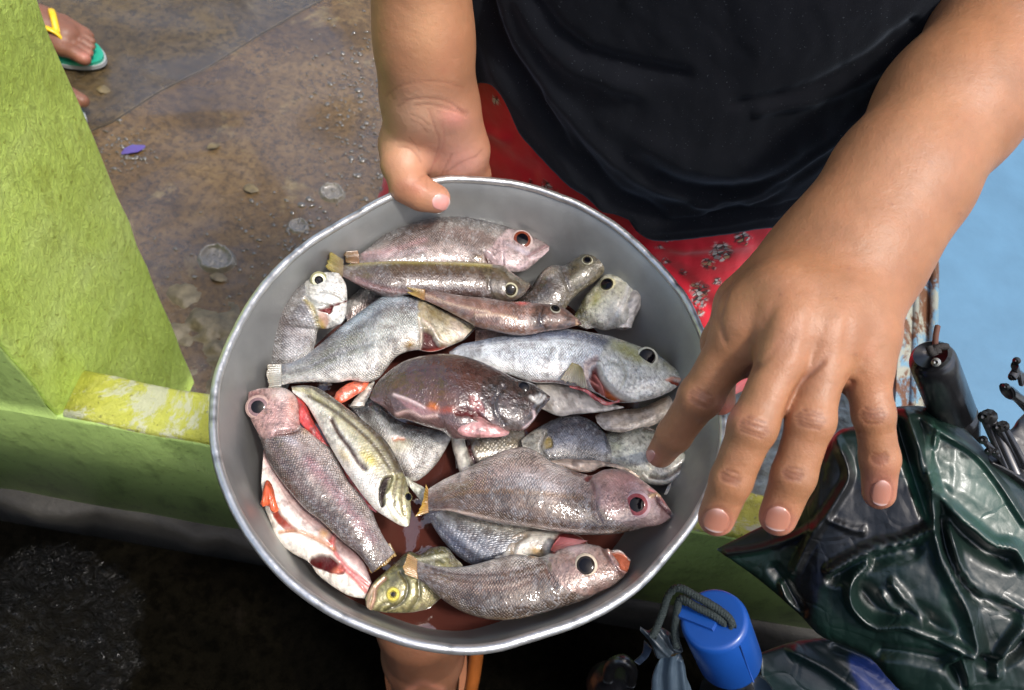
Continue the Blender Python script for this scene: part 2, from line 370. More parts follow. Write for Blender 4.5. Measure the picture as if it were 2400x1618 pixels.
M_pebble = mat('rubble_grey', tuple(srgb((104, 94, 72))), .5, var=.4, vscale=60, bump=.6, bscale=90, bdist=.003)
# rough broken cement patch at the foot of the low wall
n = 60; X, Y = np.meshgrid(np.linspace(-1, 1, n), np.linspace(-1, 1, n), indexing='ij')
cc = Z(440, 800, 0.0); rr = np.hypot(X, Y); hh = .05*(fbm(X*4+9, Y*4+9, 1, 5)-.42-.35*sm(.45, 1, rr)*rr)+.004*fbm(X*25+3, Y*25+7, 2)-.004
V = np.stack([cc[0]+X*.19, cc[1]+Y*.16, hh], -1).reshape(-1, 3)
tag(mesh('ground_rubble', V, gridfaces(n, n), M_pebble), kind='structure')

n = 160; X, Y = np.meshgrid(np.linspace(-1, 1, n), np.linspace(-1, 1, n), indexing='ij'); cc = Z(1880, 960, 0.0); rr = np.hypot(X, Y)
hh = .012*(fbm(X*14+5, Y*14+5, 3, 5)-.42)+.006*sm(1.0, .5, rr)-.008*sm(.6, 1, rr)
V = np.stack([cc[0]+X*.34, cc[1]+Y*.28, hh], -1).reshape(-1, 3)
M_glit = mat('pale_glint_floor', (.55, .52, .42), .12, var=.6, vscale=30, coat=1, crough=.04, bump=.8, bscale=110, bdist=.006)  # pale base colour paints sun glints on the wet floor
tag(mesh('ground_glints', V, gridfaces(n, n), M_glit), kind='structure')
# ------------------------------------------------------------------ blue table
M_blue = mat('blue_table_paint', tuple(srgb((84, 124, 148))), .45, var=.1, vscale=16, bump=.2, bscale=60, bdist=.002, coat=.25, crough=.3, bump2=(.35, 140, .001))
M_rust = mat('rusty_blue_metal'); nt, nd, b = nodes(M_rust); p = pos(nt)
mp = nd.new('ShaderNodeMapping'); mp.inputs['Scale'].default_value = (1, .45, 1); lk(nt, p, mp.inputs[0])
c = mixc(nt, fmap(nt, tn(nt, mp.outputs[0], 34, 6, .7, .5), .46, .52, 0, 1), tuple(srgb((110, 150, 168))), tuple(srgb((156, 158, 140))))
c = mixc(nt, fmap(nt, tn(nt, mp.outputs[0], 26, 6, .75, .9), .50, .56, 0, 1), c, tuple(srgb((104, 66, 34))))
lk(nt, c, b.inputs['Base Color']); lk(nt, bumpn(nt, tn(nt, p, 60, 6, .7), .6, .004), b.inputs['Normal']); b.inputs['Roughness'].default_value = .45
tb = thing('table', 'light blue painted metal table with a rusty left edge', 'table', (.9, .85, 0))
ta = Z(2198, 540, .45); tbb = Z(2190, 950, .45); td = unit(tbb-ta); tnn = np.array([-td[1], td[0], 0]); tnn = tnn if tnn[0] > 0 else -tnn
A = ta-td*.6; B = tbb+td*.1; W = tnn*1.1
V, Fc = prism(np.array([A, B, B+W, A+W])-[0, 0, .012], np.array([A, B, B+W, A+W])); mesh('table_top', V, Fc, M_blue, tb, smooth=False)
o = -tnn*.045
for k, (w0, h0, h1) in enumerate(((.0, -.05, -.004),)):
    V, Fc = prism(np.array([A+o, B+o, B+o+tnn*.044, A+o+tnn*.044])+[0, 0, h0], np.array([A+o, B+o, B+o+tnn*.044, A+o+tnn*.044])+[0, 0, h1]); mesh('edge_trim', V, Fc, M_rust, tb, smooth=False)
V, Fc = tube([A+o*.08+[0, 0, .001], B+o*.08+[0, 0, .001]], .005, 10); mesh('edge_trim', V, Fc, M_rust, tb)
V, Fc = tube([A+o*.55+[0, 0, -.003], B+o*.55+[0, 0, -.003]], .0035, 10); mesh('edge_trim', V, Fc, M_rust, tb)
for q in (A+td*.08+tnn*.06, A+W+td*.08-tnn*.06, B+W-td*.08-tnn*.06, B-td*.08+tnn*.06):
    V, Fc = tube([q+[0, 0, -.01], [q[0], q[1], 0]], .018, 12); mesh('leg', V, Fc, M_rust, tb)

# ================================================================== BOWL
RZ = .78
rimpx = [(1032, 425), (918, 464), (784, 537), (712, 588), (640, 660), (578, 743), (531, 836), (511, 908), (508, 1011), (521, 1104), (557, 1197), (619, 1290), (702, 1373), (805, 1445), (929, 1491), (1032, 1509), (1135, 1512), (1238, 1491), (1342, 1455), (1445, 1398), (1527, 1331), (1610, 1238), (1662, 1135), (1687, 1042), (1688, 960), (1672, 877), (1641, 784), (1594, 691), (1527, 609), (1445, 537), (1342, 480), (1238, 444), (1135, 427)]
NR = 260
_r = crom(rimpx[-3:]+rimpx+rimpx[:3], 1200)
_w = Z(_r[:, 0], _r[:, 1], RZ)[:, :2]; BC = Z(1094, 950, RZ)[:2]
_a = np.unwrap(np.arctan2(_w[:, 1]-BC[1], _w[:, 0]-BC[0])); _rad = np.hypot(_w[:, 0]-BC[0], _w[:, 1]-BC[1])
if _a[-1] < _a[0]: _a = _a[::-1]; _rad = _rad[::-1]
BA = np.linspace(-np.pi, np.pi, NR, endpoint=False)
def rimrad(a):
    a = (np.asarray(a)-_a[0]) % (2*np.pi)+_a[0]; return np.interp(a, _a, _rad)
_br = rimrad(BA)
bowl = thing('bowl', 'dented round aluminium bowl full of gutted fish, held over the low green wall', 'bowl', (BC[0], BC[1], .70))
M_alu = mat('dull_aluminium', (.36, .365, .35), .5, metal=.75, var=.10, vscale=35, bump=.12, bscale=420, bdist=.0006, bump2=(.18, 30, .003))
nt, nd, b = nodes(M_alu); p = pos(nt)
lk(nt, fmap(nt, tn(nt, p, 18, 5, .7), .3, .7, .36, .6), b.inputs['Roughness'])
prof = [(1.0, 0), (.985, -.004), (.965, -.012), (.94, -.024), (.915, -.037), (.885, -.052), (.85, -.064), (.80, -.072), (.72, -.076), (.55, -.078), (.3, -.078), (.02, -.078)]
pp = crom([(q[0], q[1]*10) for q in prof], 40); pp[:, 1] /= 10
rsm = np.mean(_br)
def ringpts(k, dz, out=0.0):
    mixr = _br*k+0.0; rr = (mixr*(.35+.65*k)+rsm*k*(1-(.35+.65*k)))+out
    rr = rr+.0009*np.sin(BA*9+1)*(1-abs(2*k-1.6))+.0007*(fbm(BA*3+10, np.full(NR, k*9), 3)-.5)*2
    return np.stack([BC[0]+rr*np.cos(BA), BC[1]+rr*np.sin(BA), np.full(NR, RZ+dz)], -1)
V = np.vstack([ringpts(k, z) for k, z in pp]+[ringpts(k, z-.0015, .0013) for k, z in pp[::-1]])
mesh('basin', V, gridfaces(len(pp)*2, NR, True), M_alu, bowl)
bead = ringpts(1.0, .0005, .0012); bead[:, 2] += .0007*np.sin(BA*5)+.0006*(fbm(BA*9+20, BA*0+3, 4)-.5)*2
bt = unit(np.roll(bead, -1, 0)-np.roll(bead, 1, 0)); bo = unit(np.cross(bt, [0, 0, 1.])); th = np.linspace(0, 2*np.pi, 12, endpoint=False)
pit = np.zeros(NR)
for a0 in list(rng.uniform(-np.pi, np.pi, 26))+list(rng.uniform(-.1, .9, 16)): pit += rng.uniform(.3, 1)*np.exp(-((BA-a0)/.012)**2)
V = np.vstack([bead+(.0027-.0009*pit[:, None]*max(0, math.sin(t)))*(math.cos(t)*bo+math.sin(t)*np.array([0, 0, 1.])) for t in th])
V = V.reshape(12, NR, 3).transpose(1, 0, 2).reshape(-1, 3)
f = gridfaces(NR, 12, True); i0 = np.arange(12); cl = np.stack([(NR-1)*12+i0, i0, (i0+1) % 12, (NR-1)*12+(i0+1) % 12], -1)
cB = np.repeat(np.clip(pit, 0, 1)[:, None], 12, 1)*np.clip(np.sin(th), 0, 1)[None]
colb = (np.array([.60, .60, .58])*(1-.8*cB.reshape(-1, 1)))
M_bead = mat('worn_rim_metal', rough=.3, metal=.8, vcol=True, var=.12, vscale=120, bump=.4, bscale=260, bdist=.0009)
mesh('rim', V, np.vstack([f, cl]), M_bead, bowl, col=colb)
# bloody water
M_blood = mat('bloody_water', (.075, .022, .016), .04, spec=.6, coat=1, crough=.02, bump=.12, bscale=45, bdist=.004)
LZ = .7135
k = .885; V = ringpts(.875, 0); V[:, 2] = LZ; V = np.vstack([V]+[np.c_[BC[0]+(V[:, 0]-BC[0])*q, BC[1]+(V[:, 1]-BC[1])*q, V[:, 2]] for q in (.66, .33, .02)])
i0 = np.arange(NR)
Fc = np.vstack([np.stack([r*NR+i0, r*NR+(i0+1) % NR, (r+1)*NR+(i0+1) % NR, (r+1)*NR+i0], -1) for r in range(3)])
lq = mesh('bloody_water', V, Fc, M_blood); tag(lq, 'reddish brown bloody water pooled in the bottom of the aluminium bowl', 'liquid')

# ================================================================== FISH
CR = {'A': (550, 450, .3188), 'B': (1050, 450, .3189), 'C': (550, 850, .4145), 'D': (850, 780, .3316), 'E': (950, 1000, .3224), 'S': (0, 0, 1.), 'O': (0, 0, 1.0318),
      'G': (820, 0, .3317), 'H': (1480, 480, .5102), 'K': (1050, 0, .5804), 'M': (1650, 850, .49), 'T': (800, 1350, .473), 'W': (2050, 500, .4464)}
def q(s):
    """'A 12,34 56,78 B 1,2' -> list of photograph pixels"""
    out = []; k = CR['S']
    for w in s.split():
        if w in CR: k = CR[w]
        else: x, y = w.split(','); out.append((k[0]+float(x)*k[2], k[1]+float(y)*k[2]))
    return out
def fishmat(name, S=.0020, dark=.35, bump=.5, metal=.2, rough=.3, light=.0, sparkle=.3, wob=.3):
    m = bpy.data.materials.new(name); m.use_nodes = True; nt, nd, b = nodes(m)
    at = nd.new('ShaderNodeAttribute'); at.attribute_name = 'Col'
    uv = nd.new('ShaderNodeUVMap'); uv.uv_map = 'UVMap'
    mp = nd.new('ShaderNodeMapping'); mp.inputs['Rotation'].default_value = (0, 0, math.radians(45)); mp.inputs['Scale'].default_value = (.7/S, .7/S, 1)
    # slight wobble of the rows
    nz = nd.new('ShaderNodeTexNoise'); nz.inputs['Scale'].default_value = 60; lk(nt, uv.outputs[0], nz.inputs['Vector'])
    wb = nd.new('ShaderNodeVectorMath'); wb.operation = 'MULTIPLY_ADD'; lk(nt, nz.outputs['Color'], wb.inputs[0]); wb.inputs[1].default_value = (S*2.5,)*3; lk(nt, uv.outputs[0], wb.inputs[2])
    lk(nt, wb.outputs[0], mp.inputs[0])
    vo = nd.new('ShaderNodeTexVoronoi'); vo.voronoi_dimensions = '2D'; vo.inputs['Scale'].default_value = 1; vo.inputs['Randomness'].default_value = .38
    lk(nt, mp.outputs[0], vo.inputs['Vector'])
    msk = fmap(nt, at.outputs['Alpha'], 0, 1, 0, 1)
    def mul(a, bb):
        x = nd.new('ShaderNodeMath'); x.operation = 'MULTIPLY'; lk(nt, a, x.inputs[0])
        if isinstance(bb, (int, float)): x.inputs[1].default_value = bb
        else: lk(nt, bb, x.inputs[1])
        return x.outputs[0]
    p = pos(nt)
    patchy = fmap(nt, tn(nt, p, 60, 4, .6), .3, .58, .15, 1)
    edge = mul(mul(mul(fmap(nt, vo.outputs['Distance'], .16, .55, 0, 1), msk), dark), patchy)
    c = mixc(nt, edge, at.outputs['Color'], (.03, .022, .018))
    # specular flecks put into the colour: random scales mixed towards white
    sp = nd.new('ShaderNodeSeparateColor'); lk(nt, vo.outputs['Color'], sp.inputs[0])
    gl = mul(mul(mul(fmap(nt, sp.outputs[0], .5, 1, 0, 1), msk), sparkle), fmap(nt, tn(nt, p, 45, 5, .7), .42, .6, .05, 1))
    c = mixc(nt, gl, c, (.8, .82, .85))
    c = mixc(nt, fmap(nt, tn(nt, p, 220, 3, .7), .45, .75, 0, .35), c, (.10, .07, .06))
    lk(nt, c, b.inputs['Base Color']); b.inputs['Metallic'].default_value = metal
    lk(nt, fmap(nt, tn(nt, p, 90, 3, .6), .3, .7, rough*.7, rough*1.4), b.inputs['Roughness'])
    n = bumpn(nt, mul(mul(vo.outputs['Distance'], msk), patchy), bump, -.0012); n = bumpn(nt, tn(nt, p, 300, 5, .7), .55, .0008, n); n = bumpn(nt, tn(nt, p, 75, 4, .6), wob, .003, n)
    lk(nt, n, b.inputs['Normal']); n2 = bumpn(nt, tn(nt, p, 75, 4, .6), wob, .003); n2 = bumpn(nt, tn(nt, p, 300, 3, .6), .3, .0006, n2); lk(nt, n2, b.inputs['Coat Normal'])
    lk(nt, fmap(nt, at.outputs['Alpha'], -1, 0, .12, 1), b.inputs['Coat Weight']); lk(nt, fmap(nt, at.outputs['Alpha'], -1, 0, .15, .5), b.inputs['Specular IOR Level']); b.inputs['Coat Roughness'].default_value = .07; b.inputs['Coat IOR'].default_value = 1.6
    b.inputs['Subsurface Weight'].default_value = .12; b.inputs['Subsurface Scale'].default_value = .003; b.inputs['Subsurface Radius'].default_value = (1, .5, .35)
    return m
FM = {'silver': fishmat('silver_fish_skin', .00088, .6, .8, .12, .26, sparkle=.4), 'pink': fishmat('pink_fish_skin', .00086, .7, .9, .15, .28, sparkle=.3),
      'brown': fishmat('brown_fish_skin', .0009, .55, .35, .05, .3, sparkle=.18), 'dark': fishmat('slimy_dark_fish_skin', .0009, .2, .25, .0, .16, sparkle=.02, wob=.75),
      'flesh': fishmat('wet_fish_flesh', .002, 0, 0, 0, .2, sparkle=0), 'stripe': fishmat('striped_fish_skin', .0009, .25, .35, .2, .28, sparkle=.2),
      'pale': fishmat('pale_fish_skin', .0014, .35, .5, .3, .28, sparkle=.35)}
M_eye = mat('fish_eye', rough=.08, vcol=True, spec=.22, coat=.0)
M_fin = mat('fish_fin', rough=.25, vcol=True, var=.25, vscale=140, coat=.8, crough=.1, bump=.5, bscale=500, bdist=.0006, sss=.2)

def loft(U, L, z, thick=.42, n=200, m=110, tmax=None, endp=.35, nexp=2.0, dmode=False, nfix=None):
    U = crom(U, n); L = crom(L, n); s = np.linspace(0, 1, n)
    zz = np.interp(s, np.linspace(0, 1, len(np.atleast_1d(z))), np.atleast_1d(z))
    f = P if dmode else Z
    Uw = f(U[:, 0], U[:, 1], zz); Lw = f(L[:, 0], L[:, 1], zz)
    c = (Uw+Lw)/2; h = (Uw-Lw)/2; hl = np.linalg.norm(h, axis=1)
    tg = unit(np.gradient(c, axis=0)); N = unit(np.cross(tg, h)); ref = unit(CAM-c)*.6+np.array([0, 0, .4]) if not dmode else unit(CAM-c)
    N = N*np.sign((N*ref).sum(1))[:, None]; N = unit(N*.3+ref*.7); N = unit(N-(unit(h)*(N*unit(h)).sum(1)[:, None]))
    k = np.ones(9)/9; t = np.convolve(np.r_[[hl[0]]*4, hl, [hl[-1]]*4], k, 'valid')*thick
    t = t*(1-(1-endp)*sm(.2, 0, s))                       # thin towards the tail
    if tmax: t = tmax*(1-np.exp(-t/tmax))
    th = np.linspace(0, 2*np.pi, m, endpoint=False); co, si = np.cos(th), np.sin(th)
    if nexp != 2: co = np.sign(co)*abs(co)**(2/nexp); si = np.sign(si)*abs(si)**(2/nexp)
    V = c[:, None]+h[:, None]*co[None, :, None]+(N*t[:, None])[:, None]*si[None, :, None]
    px, py, _ = PJ(V)
    ln = np.r_[0, np.cumsum(np.linalg.norm(np.diff(c, axis=0), axis=1))]
    uv = np.stack([np.repeat(ln[:, None], m, 1), np.repeat((th*np.mean(hl)*.8)[None], n, 0)], -1)
    return dict(V=V, N=np.repeat(N[:, None], m, 1), s=np.repeat(s[:, None], m, 1), th=np.repeat(th[None], n, 0), px=px, py=py, uv=uv, h=hl, c=c, n=n, m=m,
                vis=sm(-.05, .2, np.sin(th))[None].repeat(n, 0))
def solid(name, g, C, mt, parent, label=None):
    n, m = g['n'], g['m']; V = np.vstack([g['V'].reshape(-1, 3), g['V'][0].mean(0), g['V'][-1].mean(0)])
    C = np.vstack([C.reshape(-1, 4), C[0].mean(0), C[-1].mean(0)]); uv = np.vstack([g['uv'].reshape(-1, 2), g['uv'][0, 0], g['uv'][-1, 0]])
    Fc = gridfaces(n, m, True).tolist(); a = n*m
    for j in range(m): Fc.append([a, (j+1) % m, j]); Fc.append([a+1, (n-1)*m+j, (n-1)*m+(j+1) % m])
    return mesh(name, V, Fc, mt, parent, col=C, uv=uv, label=label)
def lerp(a, b, t): return a+(np.asarray(b)-a)*np.asarray(t)[..., None]
def basecol(g, back, side, belly, vb=.35, vl=-.45, rot=0., seed=0, mott=.26, w=.35):
    v = np.cos(g['th']-rot); v = v+.22*(fbm(g['s']*9+seed, g['th']*2+seed, 2)-.5)
    back, side, belly = [tuple(min(250, x*1.06) for x in y) for y in (back, side, belly)]
    c = lerp(srgb(belly)*np.ones(v.shape+(3,)), srgb(side), sm(vl-w, vl+w, v)); c = lerp(c, srgb(back)*.72, sm(vb-w, vb+w, v))
    vv = np.cos(g['th']-rot); ll = np.exp(-((vv-.28-.12*np.sin(g['s']*3))/.035)**2)*sm(.02, .1, g['s'])*sm(.8, .7, g['s']); c = c*(1-.35*ll)[..., None]
    row = .5+.5*np.sin(vv*34+g['s']*2); c = c*(1-(.10*row*sm(.85, .7, g['s'])))[..., None]
    nn = fbm(g['px']/28+seed*3, g['py']/28+seed, 1); c = c*(1+mott*2*(nn-.5))[..., None]
    nn = fbm(g['px']/7+seed, g['py']/7+seed*5, 4, 3); c = c*(1+mott*2.6*(nn-.5))[..., None]
    nn = fbm(g['px']/16+seed*2, g['py']/16+seed, 5, 4); c = lerp(c, srgb((78, 60, 50)), mott*1.7*sm(.56, .72, nn)); nn = fbm(g['px']/20+seed*4, g['py']/20+seed*2, 6, 4); c = lerp(c, srgb((214, 214, 210)), (.14 if mott < .3 else .0)*sm(.56, .7, nn))
    return np.concatenate([c, np.ones(v.shape+(1,))], -1)
def feat(g, C, fs):
    px, py, vis = g['px'], g['py'], g['vis']; D = np.zeros(px.shape)
    for f in sorted(fs, key=lambda f: f[0] == 'g'):
        k = f[0]
        if k == 'g':       # groove: poly, width px, depth mm, colour, mix
            d = dseg(px, py, crom(f[1], 40)); w = np.exp(-(d/max(f[2]*1.15, 3.8))**2)*vis; D -= w*f[3]*1.6e-3
            if f[4] is not None: C[..., :3] = lerp(C[..., :3], srgb(f[4]), np.clip(w*f[5]*1.3, 0, 1))
        elif k in 'hp':    # h: head plate without scales, p: patch with depth
            cp = crom(list(f[1])+[f[1][0]], 60)[:-1]; soft = f[4] if len(f) > 4 else 4
            w = sm(soft, -soft, spoly(px, py, cp)+ (3 if k == 'p' else 5)*(vnoise(px/9, py/9, 5)-.5))*vis
            if k == 'h':
                C[..., :3] = lerp(C[..., :3], srgb(f[2]), w*f[3]*(.35+1.1*fbm(px/14, py/14, 6))); C[..., :3] *= (1-w*.5*sm(.5, .72, fbm(px/5, py/5, 2, 3))+w*.22*sm(.5, .7, fbm(px/6+9, py/6, 4, 3)))[..., None]; C[..., 3] *= 1-w*.75
            else:
                cc = srgb(f[2])*(.55 if f[3] > .9 else 1)*(1+.7*(fbm(px/8, py/8, 3)-.5))[..., None]
                C[..., :3] = C[..., :3]*(1-w[..., None])+cc*w[..., None]; C[..., 3] *= 1-w
                if f[3] > .9: C[..., 3] -= w
                D -= w*f[3]*1e-3
        elif k == 'b':     # blob cx cy rx ry ang col mix height
            a = math.radians(f[5]); dx, dy = px-f[1], py-f[2]; u = (dx*math.cos(a)+dy*math.sin(a))/f[3]; v = (-dx*math.sin(a)+dy*math.cos(a))/f[4]
            w = np.exp(-(u*u+v*v)**1.3)*vis*(.8+.4*vnoise(px/6, py/6, 2)); D += w*f[8]*1e-3
            if f[6] is not None: C[..., :3] = lerp(C[..., :3], srgb(f[6]), np.clip(w*f[7], 0, 1))
    g['V'] += g['N']*D[..., None]
    return C
def eye(g, parent, e):
    cx, cy, ro, rp, iris, ring = e[:6]; ring2 = srgb(ring)
    vis = np.sin(g['th']) > .02; d = np.hypot(g['px']-cx, g['py']-cy)+(~vis)*1e4; i = np.unravel_index(np.argmin(d), d.shape)
    V = g['V']; p = V[i]; i0, j0 = i; a = V[min(i0+3, g['n']-1), j0]-V[max(i0-3, 0), j0]; b = V[i0, (j0+3) % g['m']]-V[i0, (j0-3) % g['m']]
    N = unit(np.cross(a, b)); vd = unit(CAM-p); N = N*np.sign(N.dot(vd)); N = unit(N*.55+vd*.45) if len(e) < 7 else unit(N*e[6]+vd*(1-e[6]))
    dd = PJ(p)[2]; R = ro*.94*dd/F; x = unit(np.cross(N, [.3, .8, .1])); y = np.cross(N, x)
    rr = [0, .3, .55, rp/ro*.97, rp/ro*1.03, (rp/ro+.86)/2, .86, .9, 1.0, 1.16]; VV = []; CC = []; nn = 36
    for r in rr:
        z = R*(.24*math.sqrt(max(0, 1-min(r, 1)**2)) + .05) if r <= 1 else -R*.22
        for k in range(nn):
            t = 2*math.pi*k/nn; VV.append(p+x*R*r*math.cos(t)+y*R*r*math.sin(t)+N*z)
            if r < rp/ro: c = np.array([.003, .003, .005])
            elif r < .88: c = srgb(iris)*(.7+.6*random.random())
            else: c = ring2*(.85+.3*random.random())
            CC.append(c)
    Fc = gridfaces(len(rr), nn, True)
    mesh('eye', VV, Fc, M_eye, parent, col=np.array(CC))
def fin(parent, name, A, B, z, ca, cb, th=.0006, n=34, m=14, curl=.002, ray=.3):
    """thin fan between a base edge A and an outer edge B"""
    A = crom(A, n); B = crom(B, n); t = np.linspace(0, 1, m); q0, q1 = (z if isinstance(z, tuple) else (z, z))
    Pp = A[:, None, :2]*(1-t)[None, :, None]+B[:, None, :2]*t[None, :, None]
    u = np.linspace(0, 1, n)[:, None].repeat(m, 1); tt = t[None].repeat(n, 0)
    zz = q0+(q1-q0)*tt+curl*np.sin(u*3.14*2.2)*tt+.0004*np.sin(u*70)
    rag = (1+.16*(vnoise(u[:, :1]*9+A[0, 0], u[:, :1]*0, 2)-.5)+.10*(vnoise(u[:, :1]*31+A[0, 1], u[:, :1]*0, 3)-.5)); Pp = A[:, None, :2]+(Pp-A[:, None, :2])*rag[..., None]
    V = Z(Pp[..., 0], Pp[..., 1], zz); C = lerp(srgb(ca)*np.ones(V.shape)*.75, srgb(cb)*.75, tt)
    C = C*(1-ray*(.5+.5*np.sin(u*70+1))*(.4+.6*tt))[..., None]
    V = V.reshape(-1, 3); C = C.reshape(-1, 3); f = gridfaces(n, m).tolist(); k = n*m
    rim = [i*m for i in range(n)]+[(n-1)*m+j for j in range(1, m)]+[i*m+m-1 for i in range(n-2, -1, -1)]+[j for j in range(m-2, 0, -1)]
    f2 = [[a+k for a in x[::-1]] for x in f]; f3 = [[rim[i], rim[(i+1) % len(rim)], rim[(i+1) % len(rim)]+k, rim[i]+k] for i in range(len(rim))]
    mesh(name, np.vstack([V, V-[0, 0, th]]), f+f2+f3, M_fin, parent, col=np.vstack([C, C]))
fishes = []
def fish(label, U, L, z, mt, pal, feats=(), eyes=(), fins=(), lumps=(), thick=.42, cat='fish', **kw):
    pk = {k: kw.pop(k) for k in ('vb', 'vl', 'rot', 'seed', 'mott', 'w') if k in kw}
    pk.setdefault('seed', len(fishes)*7.3)
    g = loft(q(U), q(L), z, thick, **kw); C = basecol(g, *pal, **pk)
    C = feat(g, C, feats)
    lo = g['c'].mean(0); t = thing('fish', label, cat, (lo[0], lo[1], lo[2]-.01), 'gutted fish piled in the bowl')
    solid('body', g, C, FM[mt], t)
    for e in eyes: eye(g, t, e)
    for f in fins: fin(t, *f)
    for nm, u, l, zz, cc, kw2 in lumps:
        g2 = loft(q(u), q(l), zz, kw2.pop('thick', .4), n=60, m=32, endp=.8, **kw2); C2 = basecol(g2, cc, cc, cc, mott=.35, seed=len(fishes)+3)
        C2[..., 3] = 0; rr = fbm(g2['s']*6+2, g2['th']+1, 2)-.5; g2['V'] += g2['N']*(rr*.0016)[..., None]
        solid(nm, g2, C2, FM['flesh'], t)
    fishes.append(t); return t
RED = (150, 30, 26); DRED = (70, 12, 12); PINKF = (214, 130, 122); WHT = (235, 228, 215); ORG = (226, 96, 48)

# --- lowest layer
fish('grey back of a fish mostly buried under the dark grouper, beside the bloody water', 'D 640,700 760,720 950,700 1140,690', 'D 660,960 800,930 950,900 1140,900', .722, 'pale', ((120, 110, 96), (150, 140, 120), (200, 190, 175)), vb=.2,
     feats=[('g', q('D 740,720 760,830 800,920'), 5, 1.2, DRED, .9)])
fish('white flap of fish belly standing between the silver fish and the pink spotted fish', 'D 640,710 690,730 735,760 745,860 775,960', 'D 625,740 635,820 660,900 690,990 750,1020', .726, 'flesh', ((205, 200, 186), (222, 218, 205), (200, 190, 175)), thick=.6,
     feats=[('p', q('D 722,740 740,820 775,920 800,930 770,800'), DRED, 1.0, 2)])
fish('blue silver fish with coarse scales, buried under the white belly of the large snapper', 'D 1120,760 1210,690 1400,600 1560,600 1700,700 1760,830', 'D 1150,960 1250,960 1400,960 1560,960 1690,950 1770,900', .732, 'silver', ((82, 86, 96), (142, 146, 154), (196, 194, 186)), vb=.1,
     feats=[('p', q('D 1270,770 1310,730 1345,760 1335,810 1280,815'), (150, 130, 66), .8, 3), ('h', q('D 1120,700 1290,680 1300,740 1260,880 1130,900'), (196, 192, 178), .7), ('g', q('D 1290,720 1262,800 1290,880'), 4, .8, (90, 80, 60), .6)], thick=.5)
fish('plain greyish belly of a fish under the throat of the white bellied snapper', 'D 1640,590 1700,560 1800,545 1960,530 S 1560,930 1610,915', 'D 1660,640 1720,690 1850,705 1960,690 S 1560,985 1615,960', .738, 'flesh', ((120, 104, 88), (170, 156, 138), (190, 176, 158)), thick=.5)
fish('olive silver fish with thick white lips under the pointing index finger', 'D 1690,720 1800,690 1960,660 E 1900,60 2050,110 2130,170 2160,225', 'D 1700,900 1800,960 1880,1000 E 1760,410 1900,420 2020,350 2155,260', (.730, .735, .748), 'silver', ((112, 110, 86), (190, 188, 168), (230, 226, 214)), vb=.45, thick=.55,
     feats=[('h', q('E 1480,180 1640,60 1900,60 2160,180 2150,260 2000,360 1880,430 1760,410 1620,330'), (214, 210, 190), .8), ('p', q('E 1720,340 1800,390 1900,385 2040,290 2140,200 2165,240 2040,350 1900,430 1780,420'), (244, 240, 230), -1.2, 4),
            ('g', q('E 1780,370 1900,372 2020,280 2120,200'), 3, .8, (110, 90, 76), .7), ('g', q('E 2010,170 2060,190 2120,160'), 3, .8, (120, 110, 80), .5)],
     lumps=[('lower_jaw', 'E 1880,490 1930,400 2040,330 2150,250', 'E 1890,500 1960,460 2060,400 2140,320', .738, (222, 214, 204), {'thick': .5})])
fish('silver fish with a small red wound, under the striped fish and dark grouper', 'C 640,240 720,215 800,210 880,300 960,345 1080,370 1220,400', 'C 800,420 860,520 930,600 1000,665 1060,650 1150,560 1225,430', .733, 'silver', ((100, 106, 110), (196, 196, 190), (230, 224, 214)), vb=.15, vl=-.3, thick=.5,
     feats=[('p', q('C 890,425 925,418 965,428 960,442 900,445'), (170, 96, 76), .8, 2), ('b', *q('C 930,470')[0], 30, 16, 0, (214, 206, 170), .7, 0)],
     lumps=[('tail_stalk', 'C 960,620 1000,665 1060,700 1110,740', 'C 975,690 1010,730 1040,770 1060,800', .731, (205, 205, 186), {'thick': .5})])
fish('grey blue fish lying flat under the tail of the pink spotted fish', 'E 165,640 210,740 290,850 380,940 500,1005 640,1000', 'E 330,600 500,640 720,680 1000,730 1060,800 900,900', .731, 'pale', ((92, 98, 112), (136, 138, 142), (186, 180, 166)), vb=.45, vl=-.2, thick=.38,
     feats=[('g', q('E 200,650 300,780 420,900 560,990'), 7, .4, (76, 78, 92), .6), ('g', q('E 240,640 360,760 480,860 600,930'), 7, .0, (168, 170, 176), .5)])
fish('pale fish head with torn red gill behind the curved brown fish', 'E 640,950 700,850 800,780 950,750 1100,760 1250,790 1330,850', 'E 700,980 800,960 900,940 1000,950 1100,920 1200,900 1300,880', .738, 'flesh', ((196, 186, 170), (214, 208, 196), (226, 220, 208)), thick=.7,
     feats=[('p', q('E 1050,920 1090,800 1180,760 1290,800 1320,850 1200,880 1080,950'), (140, 52, 50), 1.2, 5), ('b', *q('E 960,910')[0], 18, 14, 20, (196, 156, 86), .8, .6), ('g', q('E 780,940 800,850 880,790'), 6, 1, (140, 124, 104), .7), ('g', q('E 700,920 760,840 840,800'), 5, .8, (150, 132, 116), .6)])
fish('small brown bellied fish just visible between the slender brown fish and the white bellied snapper', 'B 200,1000 300,985 480,1030 700,1030', 'B 200,1120 320,1100 480,1080 700,1040', .738, 'brown', ((120, 92, 84), (150, 120, 110), (190, 160, 150)))
fish('pale fish tail end under the olive backed fish on the left side of the pile', 'A 800,830 870,760 960,690 1080,720', 'A 830,960 950,880 1080,800 1130,760', .728, 'pale', ((150, 148, 144), (196, 194, 188), (214, 208, 200)), thick=.5,
     feats=[('g', q('A 820,930 950,840 1080,780'), 8, .5, (120, 100, 96), .7)])
